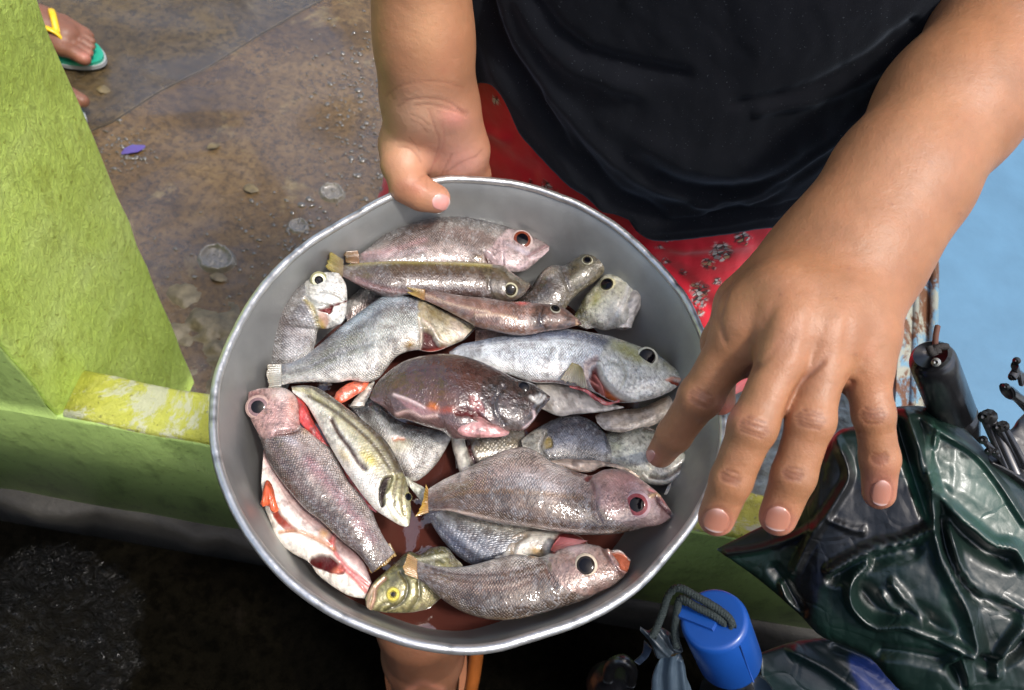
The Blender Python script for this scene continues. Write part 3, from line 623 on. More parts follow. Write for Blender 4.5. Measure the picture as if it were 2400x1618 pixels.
fish('small olive headed fish with a yellow ringed eye at the bottom of the bowl', 'E 370,960 300,880 200,880 100,930 C 980,1070 900,1140 830,1200 780,1250 748,1310', 'E 420,1010 300,1200 200,1300 C 1100,1390 1000,1412 880,1415 800,1405 750,1388 738,1340', (.735, .735, .740), 'stripe', ((120, 116, 72), (150, 144, 98), (186, 176, 130)), vb=.1, vl=-.5, thick=.6,
     feats=[('h', q('C 745,1330 790,1240 880,1160 1000,1180 1060,1280 1030,1400 880,1420 740,1390'), (150, 144, 92), .75), ('g', q('C 770,1390 790,1330 800,1270 850,1220'), 4, 1.0, (190, 150, 124), .9), ('g', q('C 752,1380 762,1320 790,1270'), 3, .3, (206, 176, 150), .9),
            ('g', q('C 850,1400 950,1350 980,1260 940,1190'), 4, .8, (80, 76, 44), .8), ('g', q('C 980,1410 1040,1330 1040,1240'), 5, .8, (80, 76, 44), .6), ('g', q('C 800,1400 850,1360 900,1370'), 4, .4, (90, 84, 50), .6),
            ('b', *q('C 900,1240')[0], 10, 26, 30, (90, 84, 50), .8, 0), ('g', q('C 1040,1080 1120,1100 1180,1130'), 4, .3, (90, 88, 56), .8), ('g', q('C 1000,1120 1100,1110 1200,1090'), 4, .3, (206, 202, 170), .8)],
     eyes=[(*q('C 896,1310')[0], 17, 8.5, (206, 190, 84), (170, 160, 90))])
fish('pale pink gutted fish with bright orange roe along the lower left bowl wall', 'C 165,470 220,560 290,660 400,800 500,900 560,960 650,1040 730,1130 775,1240', 'C 150,690 165,800 200,900 245,1010 330,1080 420,1130 470,1200 560,1270 650,1320 735,1335', (.742, .735, .738), 'flesh', ((150, 118, 116), (214, 186, 178), (236, 226, 212)), vb=.55, vl=.1, thick=.5,
     feats=[('p', q('C 215,760 250,840 330,920 350,945 300,950 240,900 205,830'), (176, 66, 46), 2.2, 3), ('p', q('C 430,1095 520,1085 600,1140 618,1190 560,1190 470,1160 420,1130'), (96, 12, 16), 3.0, 3), ('b', *q('C 580,1175')[0], 14, 9, -30, (210, 120, 96), .9, 1.2),
            ('g', q('C 560,960 560,1050 610,1130 700,1210 760,1260'), 4, .8, (206, 120, 116), .8), ('g', q('C 600,1150 680,1220 740,1290'), 5, 1, (200, 110, 104), .8), ('g', q('C 250,960 340,950 450,990 560,1050'), 4, 1.2, (186, 130, 90), .7),
            ('b', *q('C 360,1010')[0], 48, 22, 20, (242, 236, 226), .8, 1.6), ('g', q('C 240,590 340,740 460,880 540,950'), 12, 0, (160, 130, 128), .6), ('b', *q('C 510,965')[0], 12, 14, 30, (206, 160, 96), .8, .8), ('b', *q('C 545,1010')[0], 8, 12, 20, (160, 50, 36), .9, -.6)],
     lumps=[('roe', 'C 150,780 165,700 185,665 215,700 235,780 250,830', 'C 148,800 160,815 190,810 205,840 225,850 245,840', .752, ORG, {'thick': .8})])
# --- middle layer
fish('silver fish standing head up along the left rim of the bowl with mouth agape', 'A 262,1420 250,1240 262,1050 300,930 350,840 430,740 520,660 590,612 660,590 720,590', 'A 560,1400 570,1220 600,1090 615,1020 680,1010 740,985 790,960 822,880 822,700 770,600', (.728, .752, .768), 'silver', ((120, 116, 112), (176, 174, 172), (236, 232, 224)), vb=.1, vl=-.6, thick=.45,
     feats=[('h', q('A 520,640 700,580 830,640 830,900 790,990 700,1010 640,960 600,900 540,800'), (222, 220, 208), .85), ('p', q('A 610,868 690,828 720,838 700,900 672,888'), (120, 24, 24), 2.5, 2), ('p', q('A 690,840 820,795 822,806 700,850'), (110, 40, 40), 1.2, 2),
            ('p', q('A 620,880 680,895 690,960 660,1010 615,960'), (196, 160, 140), .6, 3), ('g', q('A 520,790 570,850 620,1000 640,1060'), 5, 1, (176, 160, 96), .7), ('g', q('A 545,640 530,760 600,820 680,830'), 4, .7, (150, 150, 140), .6), ('b', *q('A 640,985')[0], 8, 16, -20, (190, 160, 80), .9, .4),
            ('g', q('A 640,730 740,750 790,790'), 3, .5, (150, 150, 140), .6), ('g', q('A 340,900 400,1000 520,1080'), 20, 0, (116, 104, 100), .5)],
     eyes=[(*q('A 622,648')[0], 19, 10.5, (206, 204, 176), (150, 148, 110), .05)])
fish('pinkish brown fish with a big red rimmed eye at the top of the bowl', 'A 905,470 1000,400 1100,320 1300,240 1500,195 1700,185 B 150,195 300,225 450,270 560,305 650,345 715,375 745,400', 'A 905,520 1050,560 1300,570 1600,570 1880,590 B 400,560 420,578 480,586 560,578 620,540 690,480 742,430', (.758, .750, .746), 'pink', ((66, 50, 40), (132, 114, 106), (190, 172, 164)), vb=.35, vl=-.5,
     feats=[('h', q('B 290,430 330,390 450,280 600,300 745,400 740,440 600,560 480,590 390,560 330,500'), (186, 160, 160), .85), ('b', *q('B 610,330')[0], 50, 14, 30, (92, 72, 66), .8, 0), ('p', q('B 255,430 300,450 330,490 390,550 350,560 290,520'), (70, 26, 20), 2.5, 2.5), ('g', q('B 290,440 340,500 400,570 450,588'), 4, -.5, (206, 180, 178), .7),
            ('g', q('B 590,470 660,430 725,395'), 3, .8, (150, 116, 116), .8), ('g', q('B 600,490 670,470 735,430'), 2.5, .5, (228, 200, 200), .8), ('b', *q('B 215,495')[0], 15, 9, 10, (150, 112, 40), .9, .8), ('b', *q('B 215,498')[0], 6, 4, 10, (70, 46, 20), .9, -.4),
            ('b', *q('B 540,430')[0], 40, 6, 25, (206, 196, 206), .7, .3), ('b', *q('A 1450,240')[0], 40, 12, -12, (90, 66, 58), .7, 0), ('g', q('A 950,460 1150,430 1400,350'), 6, .2, (196, 150, 150), .5), ('g', q('A 960,490 1200,460 1400,420'), 5, .2, (190, 160, 160), .5)],
     eyes=[(*q('B 546,356')[0], 25, 15, (110, 52, 34), (196, 176, 170), .5)],
     fins=[('tail_fin', q('A 905,430 915,470 915,525'), q('A 808,440 812,490 830,520'), .762, (150, 110, 70), (120, 90, 40))])
fish('dark olive fish pointing up right with its snout against the bowl wall', 'B 400,900 520,780 600,720 650,640 700,585 760,550 860,542 930,495 1010,450 1090,425 1160,413 1215,430', 'B 600,1000 700,940 850,865 900,800 950,750 1020,700 1090,650 1150,590 1200,550 1238,500', (.735, .745, .752), 'brown', ((50, 45, 34), (70, 62, 50), (110, 100, 80)), vb=.2, vl=-.6, thick=.6,
     feats=[('h', q('B 870,540 1000,440 1160,400 1250,460 1230,520 1120,620 960,760 900,640'), (78, 72, 48), .7), ('b', *q('B 740,590')[0], 22, 12, -20, (170, 158, 140), .7, 1.5), ('b', *q('B 960,620')[0], 34, 9, -40, (160, 156, 140), .6, .3), ('g', q('B 1235,470 1200,430 1140,425'), 4, .6, (190, 160, 130), .7), ('g', q('B 1205,440 1235,480 1225,500'), 2.5, .6, (60, 40, 30), .8), ('g', q('B 830,560 860,640 900,740'), 4, .6, (60, 52, 40), .6)],
     eyes=[(*q('B 1026,505')[0], 13, 8, (60, 54, 40), (180, 176, 150), .8)])
fish('olive and white fish with its blunt head turned up beside the right bowl wall', 'B 900,960 960,850 1010,760 1080,690 1130,630 1190,605 1300,600 1380,615 1440,650', 'B 1020,1010 1080,1000 1150,1015 1220,1005 1300,1010 1340,990 1370,920 1410,820 1440,700', (.735, .742, .752), 'silver', ((104, 100, 58), (176, 172, 144), (236, 232, 222)), vb=.3, vl=-.3, thick=.65,
     feats=[('h', q('B 1010,780 1180,590 1380,600 1450,660 1400,850 1340,1010 1180,1020 1040,950'), (206, 202, 180), .7), ('b', *q('B 1090,780')[0], 24, 12, 100, (150, 148, 60), .6, 0), ('g', q('B 1335,640 1370,615 1410,625 1438,660'), 3.5, -.8, (196, 176, 156), .9), ('g', q('B 1350,680 1345,650 1380,630'), 3, .8, (130, 110, 96), .8),
            ('p', q('B 1360,660 1440,660 1400,860 1350,960 1330,900 1360,780'), (232, 224, 212), -.5, 4), ('p', q('B 1285,990 1340,930 1335,1010 1300,1015'), (150, 56, 40), 1.5, 2), ('g', q('B 1330,680 1290,800 1210,940 1150,1010'), 4, .4, (230, 228, 220), .6), ('b', *q('B 1240,880')[0], 30, 30, 0, (214, 210, 196), .6, .5),
            ('g', q('B 1230,640 1280,650 1320,640'), 3, .5, (226, 222, 200), .8)],
     eyes=[(*q('B 1166,680')[0], 19, 14, (60, 54, 34), (196, 188, 150), .7)],
     lumps=[('jaw', 'B 1335,640 1385,612 1440,640 1446,720 1410,850 1370,940 1345,1005', 'B 1270,700 1300,680 1320,730 1300,810 1270,890 1250,950 1240,1000', (.750, .752, .742), (220, 212, 200), {'thick': .75})])
fish('olive brown fish seen from its back, just below the topmost pinkish brown fish', 'A 790,540 860,530 1000,525 1200,520 1500,525 1700,520 1880,540 B 400,552 450,590 530,640 600,670', 'A 790,620 900,680 1020,730 1150,770 1280,750 1600,760 1880,780 B 400,800 500,790 560,750 600,700', (.760, .756, .753), 'brown', ((90, 78, 50), (92, 74, 60), (92, 70, 64)), vb=.6, vl=-.4, rot=.5, thick=.6,
     feats=[('g', q('A 850,528 1200,516 1600,524 1880,540'), 4, -.3, (176, 162, 92), .7), ('h', q('B 240,560 450,570 600,660 590,720 480,810 350,800'), (88, 82, 62), .6), ('g', q('A 900,640 1050,700 1250,735'), 5, .4, (150, 110, 104), .6), ('g', q('B 330,600 300,680 330,780'), 3, .5, (74, 62, 48), .6)],
     eyes=[(*q('B 460,722')[0], 16.5, 9.5, (44, 38, 26), (196, 190, 160), .3)],
     fins=[('tail_fin', q('A 800,500 800,560 795,625'), q('A 708,440 690,500 672,560'), (.762, .770), (140, 120, 90), (176, 160, 84))])
fish('silver fish with grey flank running from the left rim up to an open red gill', 'A 330,1270 420,1250 500,1215 620,1130 800,980 950,870 1050,800 1100,775 1200,772 1350,790 1500,860 1650,930 1780,990', 'A 330,1425 450,1400 600,1395 750,1400 850,1380 950,1395 1050,1370 1120,1290 1200,1200 1320,1160 1450,1170 1560,1140 1680,1090', (.744, .75, .75), 'silver', ((150, 158, 166), (182, 184, 176), (236, 230, 218)), vb=.25, vl=-.62, thick=.42,
     feats=[('h', q('A 1350,790 1500,830 1800,980 1720,1070 1560,1150 1440,1040 1360,960'), (176, 158, 116), .85), ('p', q('A 1370,1010 1440,1030 1500,1120 1560,1150 1440,1180 1370,1160'), (84, 12, 10), 3.2, 2.5), ('g', q('A 1360,940 1370,1060 1350,1150'), 4, .6, (196, 186, 170), .8),
            ('g', q('A 1290,1180 1420,1170 1540,1150'), 5, .0, (206, 100, 88), .8), ('b', *q('A 1285,1120')[0], 13, 16, -60, (140, 108, 40), .9, .8), ('g', q('A 1380,940 1450,1000 1500,1090 1580,1130'), 3, -.6, (206, 190, 170), .7), ('b', *q('A 1480,900')[0], 26, 12, 30, (130, 112, 60), .7, .3), ('g', q('A 330,1330 550,1290 800,1180 1000,1120'), 6, .4, (112, 112, 112), .6),
            ('b', *q('A 850,1080')[0], 100, 26, -38, (104, 104, 98), .6, 0), ('b', *q('A 620,1220')[0], 60, 16, -30, (96, 96, 96), .6, 0), ('g', q('A 800,1010 950,890 1100,800 1250,780'), 10, 0, (200, 216, 226), .6), ('b', *q('A 1650,1030')[0], 34, 16, 60, (206, 188, 176), .6, .3)],
     fins=[('tail_fin', q('A 345,1265 345,1340 345,1430'), q('A 245,1270 240,1350 255,1440'), .747, (176, 176, 168), (186, 176, 156))],
     lumps=[('roe', 'A 720,1520 760,1460 830,1410 920,1390 985,1385', 'A 740,1560 800,1550 880,1500 950,1460 990,1400', .744, (222, 104, 72), {'thick': .6}), ('belly_flap', 'A 840,1580 900,1500 980,1420 1020,1385', 'A 950,1580 1000,1480 1030,1400', .740, (214, 206, 192), {'thick': .5})])
fish('large bright silver snapper with yellow brow and open gill, its snout under the index finger', 'B 10,1175 100,1120 200,1100 400,1060 600,1025 750,1012 900,1015 1050,1040 1200,1070 1330,1115 1430,1150 1530,1190 1620,1260 1690,1320 1730,1375', 'B 10,1200 150,1240 300,1290 450,1340 620,1395 780,1400 900,1420 1000,1440 1100,1480 1200,1530 1320,1545 1430,1535 1560,1500 1660,1450 1715,1400', .752, 'silver', ((126, 140, 164), (226, 232, 236), (240, 238, 232)), vb=.55, vl=-.6, thick=.42,
     feats=[('h', q('B 1110,1230 1180,1090 1400,1130 1740,1360 1680,1460 1430,1560 1260,1480 1160,1380'), (220, 220, 206), .85), ('g', q('B 600,1050 800,1035 1000,1060 1150,1100'), 12, 0, (76, 88, 116), .6), ('g', q('B 200,1105 400,1085 600,1060'), 6, 0, (110, 120, 140), .5), ('b', *q('B 1330,1170')[0], 66, 18, 28, (176, 174, 96), .75, 0), ('b', *q('B 1640,1290')[0], 30, 10, 42, (150, 150, 100), .6, 0),
            ('p', q('B 1060,1290 1110,1270 1160,1370 1260,1480 1390,1550 1330,1570 1200,1560 1100,1470 1045,1400'), (108, 22, 16), 3.4, 3), ('g', q('B 1080,1340 1130,1420 1150,1500'), 3, -1.8, (180, 110, 100), .8), ('g', q('B 1050,1380 1120,1440 1110,1520'), 3, -1.4, (190, 120, 110), .7), ('b', *q('B 1230,1500')[0], 26, 12, 40, (176, 86, 24), .9, -.4),
            ('g', q('B 1110,1260 1150,1370 1250,1480 1400,1545'), 4, -1.0, (226, 224, 210), .7), ('g', q('B 1270,1230 1310,1330 1270,1440'), 4, .5, (170, 170, 150), .6), ('g', q('B 1180,1240 1240,1260 1290,1300'), 3, .4, (180, 180, 160), .5),
            ('p', q('B 1595,1380 1640,1378 1700,1400 1690,1425 1640,1400'), (180, 80, 56), 1.4, 2), ('g', q('B 1610,1385 1650,1370 1725,1385'), 3, -.6, (226, 170, 146), .8), ('g', q('B 1450,1530 1580,1500 1690,1440'), 4, .5, (180, 170, 160), .6), ('g', q('B 620,1395 780,1398 900,1425 1030,1460'), 4, .6, (130, 44, 40), .9),
            ('p', q('B 1000,1240 1090,1200 1110,1250 1050,1300 1040,1420 990,1400'), (150, 130, 126), .5, 5)],
     eyes=[(*q('B 1463,1212')[0], 24, 17, (34, 30, 22), (222, 220, 200), .3)],
     fins=[('pectoral_fin', q('B 990,1300 960,1270 910,1255'), q('B 1030,1440 900,1400 830,1370'), (.762, .760), (170, 156, 90), (206, 196, 176))],
     lumps=[('belly_flap', 'D 1215,345 1400,365 1560,405 1700,480 1830,520', 'D 1270,540 1390,590 1500,575 1700,560 1850,530', .741, (200, 192, 180), {'thick': .45}), ('cut_edge', 'B 890,1425 1000,1440 1090,1500 1180,1545 1260,1520', 'B 900,1440 1000,1470 1080,1530 1160,1570 1260,1545', .756, (190, 84, 80), {'thick': .7})])
fish('pinkish big eyed fish with bent back head running down the left side of the bowl', 'C 780,1190 700,1085 620,1020 560,965 480,890 400,830 320,740 250,650 200,570 165,490 130,400 90,320 72,230 78,170', 'C 905,1075 850,1000 800,900 770,820 710,740 650,680 600,590 550,500 480,440 410,385 370,350 360,220 290,150 180,145', (.742, .75, .75), 'pink', ((98, 80, 70), (146, 128, 120), (204, 190, 182)), vb=.3, vl=-.5, thick=.45,
     feats=[('h', q('C 75,170 200,140 310,160 375,250 370,360 260,410 150,420 80,320'), (190, 146, 138), .85), ('b', *q('C 270,180')[0], 26, 16, 10, (232, 214, 204), .8, 1.2), ('b', *q('C 110,185')[0], 16, 8, 20, (130, 84, 84), .8, .3), ('b', *q('C 320,250')[0], 14, 26, 10, (226, 168, 150), .7, .8),
            ('g', q('C 240,400 300,395 360,380'), 5, 1.6, (110, 70, 60), .8), ('b', *q('C 300,430')[0], 30, 10, 30, (206, 200, 206), .7, .4), ('b', *q('C 400,385')[0], 14, 12, 0, (206, 172, 140), .9, 1.2), ('g', q('C 180,420 260,560 400,720 560,900 700,1050'), 7, 0, (116, 92, 86), .5), ('g', q('C 420,560 560,720 680,880 780,1000'), 12, 0, (172, 116, 124), .5)],
     eyes=[(*q('C 133,252')[0], 27, 16, (120, 96, 98), (190, 160, 150), .25)],
     fins=[('tail_fin', q('C 725,1090 790,1060 880,1020'), q('C 770,1192 850,1140 915,1090'), (.743, .74), (176, 150, 110), (190, 150, 84))])
fish('yellow and olive striped fish with a gaping gill, head pointing down', 'C 320,135 400,130 480,150 600,230 720,325 800,390 860,450 910,530 950,610 975,680 990,760 998,840 985,925', 'C 330,170 400,230 450,310 500,400 550,490 610,590 680,690 740,770 800,835 850,870 890,895 930,918 965,930', (.752, .76, .757), 'stripe', ((92, 84, 62), (196, 188, 150), (234, 228, 212)), vb=.62, vl=-.15, w=.2, thick=.5,
     feats=[('g', q('C 420,190 560,270 700,380 800,480 880,600'), 4.5, .3, (104, 92, 64), .85), ('g', q('C 450,150 600,245 740,350 850,470 920,600'), 3, .2, (90, 80, 56), .8), ('g', q('C 548,320 590,400 650,480 700,560 740,600'), 4, 1.2, (74, 48, 36), .95),
            ('b', *q('C 755,545')[0], 27, 13, 50, (206, 188, 84), .95, .5), ('b', *q('C 625,540')[0], 28, 9, 55, (200, 166, 80), .85, .4), ('p', q('C 860,640 895,640 880,700 850,750 850,800 825,815 815,740 830,670'), (34, 14, 10), 3.2, 2), ('h', q('C 890,630 960,640 1000,800 985,925 900,890 850,800 855,730'), (176, 170, 120), .7),
            ('g', q('C 920,650 900,740 900,800'), 4, .3, (110, 100, 60), .8), ('g', q('C 950,660 945,760 960,860'), 4, .3, (120, 108, 64), .7), ('g', q('C 870,760 900,830 960,900'), 3, .3, (222, 216, 190), .6), ('b', *q('C 955,900')[0], 14, 10, 40, (216, 206, 186), .8, 0), ('b', *q('C 690,640')[0], 60, 12, 52, (238, 232, 220), .7, .5)],
     eyes=[(*q('C 982,762')[0], 11, 8, (50, 46, 30), (150, 142, 90), .6)],
     lumps=[('gill_flesh', 'C 335,180 400,230 445,330 510,440 540,475', 'C 355,260 370,340 420,390 480,450 530,478', .750, (188, 62, 56), {'thick': .4}), ('cut_edge', 'C 560,510 640,600 720,720 810,830', 'C 590,560 640,660 720,790 800,850', .748, (176, 70, 62), {'thick': .4})])
# --- top layer
fish('slender pinkish brown fish with dark head lying diagonally, tail toward the left rim', 'A 1380,715 1500,735 1650,765 1800,785 B 300,790 450,815 580,820 700,830 800,840 870,870 930,920', 'A 1380,790 1450,820 1600,890 1750,970 B 200,985 350,1020 480,1045 600,1045 720,1020 850,1005 930,985 985,975', (.757, .764, .762), 'brown', ((120, 84, 74), (150, 112, 98), (124, 86, 66)), vb=.4, vl=-.6, thick=.6,
     feats=[('g', q('A 1400,760 1600,830 1880,890 B 200,910 350,905 500,930'), 4, -.3, (206, 176, 150), .7), ('h', q('B 650,830 760,830 880,870 1000,970 850,1010 680,1030 600,950'), (74, 58, 50), .85), ('g', q('B 700,850 680,940 720,1010'), 4, .6, (50, 36, 30), .7), ('b', *q('B 545,812')[0], 15, 6, 0, (220, 96, 88), .9, .8), ('p', q('B 940,940 985,950 980,985 945,990'), (190, 150, 110), .4, 2), ('g', q('B 960,950 975,965 965,985'), 2, .4, (70, 30, 24), .8)],
     eyes=[(*q('B 790,858')[0], 13, 7, (30, 26, 20), (150, 146, 130), .9)],
     fins=[('tail_fin', q('A 1400,712 1400,750 1395,795'), q('A 1278,692 1272,715 1275,742'), .760, (160, 120, 70), (190, 160, 80))])
fish('dark brown slimy grouper with torn belly lying in the centre of the pile', 'D 50,460 90,370 180,280 300,205 430,170 580,158 700,172 800,200 900,240 1000,290 1090,335 1180,355 1250,395 1325,450', 'D 60,475 150,530 230,600 300,610 420,650 560,690 640,740 800,745 950,700 1040,690 1140,685 1210,620 1250,560 1325,470', (.755, .766, .768), 'dark', ((60, 36, 30), (78, 50, 42), (98, 74, 70)), vb=.5, vl=-.3, mott=.3, thick=.45,
     feats=[('h', q('D 850,330 1000,290 1180,350 1330,460 1250,560 1200,640 1080,690 960,640 900,560 830,480'), (52, 47, 44), .85), ('g', q('D 990,390 930,480 950,580 1000,640'), 5, .7, (50, 42, 40), .6), ('b', *q('D 1060,600')[0], 34, 24, 20, (120, 110, 104), .7, .8), ('g', q('D 1185,455 1210,470 1230,450'), 2.5, .4, (190, 186, 180), .8), ('g', q('D 1205,475 1235,480 1258,440'), 2.5, .4, (180, 176, 170), .8), ('g', q('D 1235,495 1262,480 1285,450'), 2.5, .4, (180, 176, 170), .8),
            ('g', q('D 1290,490 1240,540 1200,600'), 4, .8, (40, 34, 32), .8), ('g', q('D 1210,560 1215,600 1190,640 1140,680'), 3, -.6, (200, 176, 176), .8), ('p', q('D 220,440 330,470 420,510 520,560 480,590 380,570 300,520'), (150, 110, 108), -.4, 4), ('g', q('D 220,440 330,480 430,530'), 3, -.6, (214, 190, 186), .8),
            ('b', *q('D 500,525')[0], 14, 10, 20, (210, 110, 30), .95, .8), ('b', *q('D 600,545')[0], 18, 8, -10, (176, 70, 26), .9, .2), ('p', q('D 640,560 700,530 800,540 860,600 920,660 880,650 760,590 660,580'), (104, 30, 30), 2.2, 3), ('p', q('D 760,440 830,470 860,560 800,540 750,500'), (132, 74, 70), .8, 4),
            ('b', *q('D 560,660')[0], 40, 16, 20, (96, 62, 60), .6, .6), ('g', q('D 240,580 330,560 420,600 520,590'), 4, -.8, (206, 170, 160), .7), ('b', *q('D 560,460')[0], 34, 20, 20, (112, 70, 44), .6, .2)],
     eyes=[(*q('D 1138,385')[0], 15, 12, (24, 26, 28), (60, 56, 54), .4)],
     lumps=[('belly_flap', 'D 640,640 720,600 830,580 900,630 960,660 1040,700', 'D 650,680 700,725 800,740 900,740 980,735 1030,720', .770, (184, 132, 128), {'thick': .6})])
fish('largest pinkish spotted fish, belly side up with a yellow tail, right of centre', 'E 150,620 300,612 450,650 600,685 750,710 900,730 1050,755 1200,778 1350,785 1500,782 1640,760 1750,732 1850,715 1950,655', 'E 160,460 220,420 300,375 400,330 500,280 600,230 700,185 800,160 870,156 950,185 1050,255 1150,300 1250,340 1350,355 1450,320 1580,320 1680,370 1780,440 1860,510 1950,640', (.75, .758, .76), 'pink', ((112, 84, 62), (146, 118, 104), (222, 204, 192)), vb=.05, vl=-.55, thick=.5,
     feats=[('h', q('E 1340,400 1440,310 1600,310 1800,440 1960,640 1900,720 1740,740 1560,700 1420,600 1370,500'), (170, 134, 130), .8), ('b', *q('E 1560,370')[0], 44, 20, 20, (226, 170, 160), .7, .4), ('b', *q('E 1880,620')[0], 30, 20, 50, (104, 72, 74), .7, 0), ('b', *q('E 1640,690')[0], 60, 16, 0, (130, 116, 110), .5, 0),
            ('p', q('E 1290,380 1350,330 1400,290 1470,290 1440,310 1380,350 1330,400'), (176, 76, 72), 1.5, 3), ('b', *q('E 1240,335')[0], 20, 8, 25, (170, 96, 40), .9, .2), ('g', q('E 1900,560 1850,500 1780,460'), 3.5, .6, (206, 130, 130), .8), ('g', q('E 1940,640 1880,570 1830,500'), 3, .7, (90, 56, 60), .7), ('g', q('E 1780,510 1820,490 1860,500'), 2.5, -.6, (206, 172, 130), .9),
            ('g', q('E 220,595 450,637 700,688 1000,733 1300,765 1500,768'), 4, -.2, (224, 200, 184), .7), ('g', q('E 1945,640 1890,600 1845,550 1825,500'), 3.5, .8, (80, 44, 50), .8), ('b', *q('E 1800,680')[0], 60, 18, -10, (104, 84, 88), .6, 0), ('b', *q('E 1450,340')[0], 40, 16, 5, (222, 176, 160), .7, .5), ('g', q('E 150,560 230,590 330,580'), 3, .2, (96, 56, 30), .8), ('g', q('E 220,540 500,470 900,480 1300,520'), 5, .1, (140, 100, 52), .55), ('b', *q('E 960,400')[0], 90, 34, 12, (214, 206, 206), .55, .3), ('g', q('E 1350,390 1390,480 1380,600 1420,690'), 5, .5, (120, 90, 84), .5)],
     eyes=[(*q('E 1678,566')[0], 31, 18, (150, 76, 78), (206, 176, 178), .25)],
     fins=[('tail_fin', q('E 170,625 165,540 168,455'), q('E 75,655 120,560 150,415'), .752, (176, 130, 70), (206, 160, 60))],
     lumps=[('belly_flap', 'E 1040,250 1150,235 1300,240 1450,255 1600,300 1720,370', 'E 1130,300 1250,330 1350,330 1450,290 1600,320 1700,375', .748, (226, 202, 180), {'thick': .5})])
fish('curved brown striped fish along the bottom rim with a glassy eye and open red mouth', 'E 60,1090 150,1150 250,1240 350,1310 450,1360 580,1395 700,1408 850,1395 1000,1355 1150,1310 1300,1262 1400,1210 1500,1165 1570,1110 1620,1050', 'E 70,970 150,995 250,1018 400,1022 520,1000 600,978 700,948 800,930 900,942 980,950 1060,920 1150,885 1280,856 1400,868 1470,900 1560,900 1640,970', (.75, .757, .766), 'pink', ((100, 78, 58), (134, 112, 96), (204, 194, 184)), vb=.25, vl=-.55, thick=.5,
     feats=[('h', q('E 1040,950 1130,880 1280,850 1440,880 1650,960 1600,1080 1500,1180 1350,1230 1200,1200 1090,1100'), (150, 118, 108), .75), ('b', *q('E 1230,880')[0], 30, 14, 10, (214, 190, 190), .6, .3), ('p', q('E 1500,920 1560,910 1640,970 1620,1050 1570,1040 1550,980'), (206, 110, 76), 2.6, 2.5), ('g', q('E 1470,900 1500,980 1560,1040 1600,1060'), 4, -.9, (176, 130, 120), .8), ('g', q('E 1430,870 1450,920 1520,1010 1580,1080'), 3.5, .9, (90, 56, 48), .8), ('g', q('E 1440,865 1460,880 1475,915'), 4, -1, (214, 170, 150), .8),
            ('p', q('E 1040,900 1070,800 1110,850 1090,920'), (150, 44, 40), 1, 3), ('g', q('E 980,960 1030,1000 1040,1060 1090,1150'), 5, .8, (116, 84, 74), .6), ('g', q('E 150,1020 350,1070 600,1080 850,1040 1000,1000'), 3.5, .15, (96, 66, 48), .7), ('g', q('E 200,1060 400,1120 650,1130 850,1090 1020,1040'), 3.5, .15, (96, 66, 48), .7), ('g', q('E 420,1160 600,1190 800,1160 1000,1090'), 3, .15, (104, 72, 54), .6),
            ('b', *q('E 930,930')[0], 12, 9, 10, (206, 150, 70), .9, .6), ('g', q('E 300,1300 450,1375 700,1412 900,1385'), 5, -.2, (190, 160, 124), .5), ('b', *q('E 1450,1130')[0], 34, 14, -30, (96, 70, 62), .6, 0)],
     eyes=[(*q('E 1310,1008')[0], 26, 17, (40, 34, 30), (214, 196, 172), .25)],
     fins=[('tail_fin', q('E 95,1110 85,1040 90,965'), q('E 0,1075 -10,1010 25,925'), .752, (176, 140, 96), (190, 150, 90)), ('gill_flap', q('E 1055,900 1080,850 1120,800'), q('E 1110,925 1200,880 1330,830'), (.757, .762), (150, 60, 56), (200, 130, 126))])

# ================================================================== PERSON (implicit surface bodies)
def smin(a, b, k):
    h = np.clip(.5+.5*(b-a)/k, 0, 1); return b+(a-b)*h-k*h*(1-h)
def rcone(p, a, b, r1, r2, flat=None):
    a = np.asarray(a, np.float32); b = np.asarray(b, np.float32); ba = b-a; L = float(ba@ba)+1e-12
    pa = p-a
    if flat is not None:                       # flattened along a direction: (dir, factor)
        d = np.asarray(unit(np.array(flat[0])), np.float32); pa = pa+np.outer(pa@d, d)*(flat[1]-1)
    t = np.clip(pa@ba/L, 0, 1)[:, None]; dist = np.linalg.norm(pa-ba*t, axis=1)-(r1+(r2-r1)*t[:, 0])
    return dist if flat is None else dist/max(1, flat[1]**.5)
def chain(p, pts, k=.004, flat=None):
    d = None
    for (a, ra), (b, rb) in zip(pts[:-1], pts[1:]):
        e = rcone(p, a, b, ra, rb, flat); d = e if d is None else smin(d, e, k)
    return d
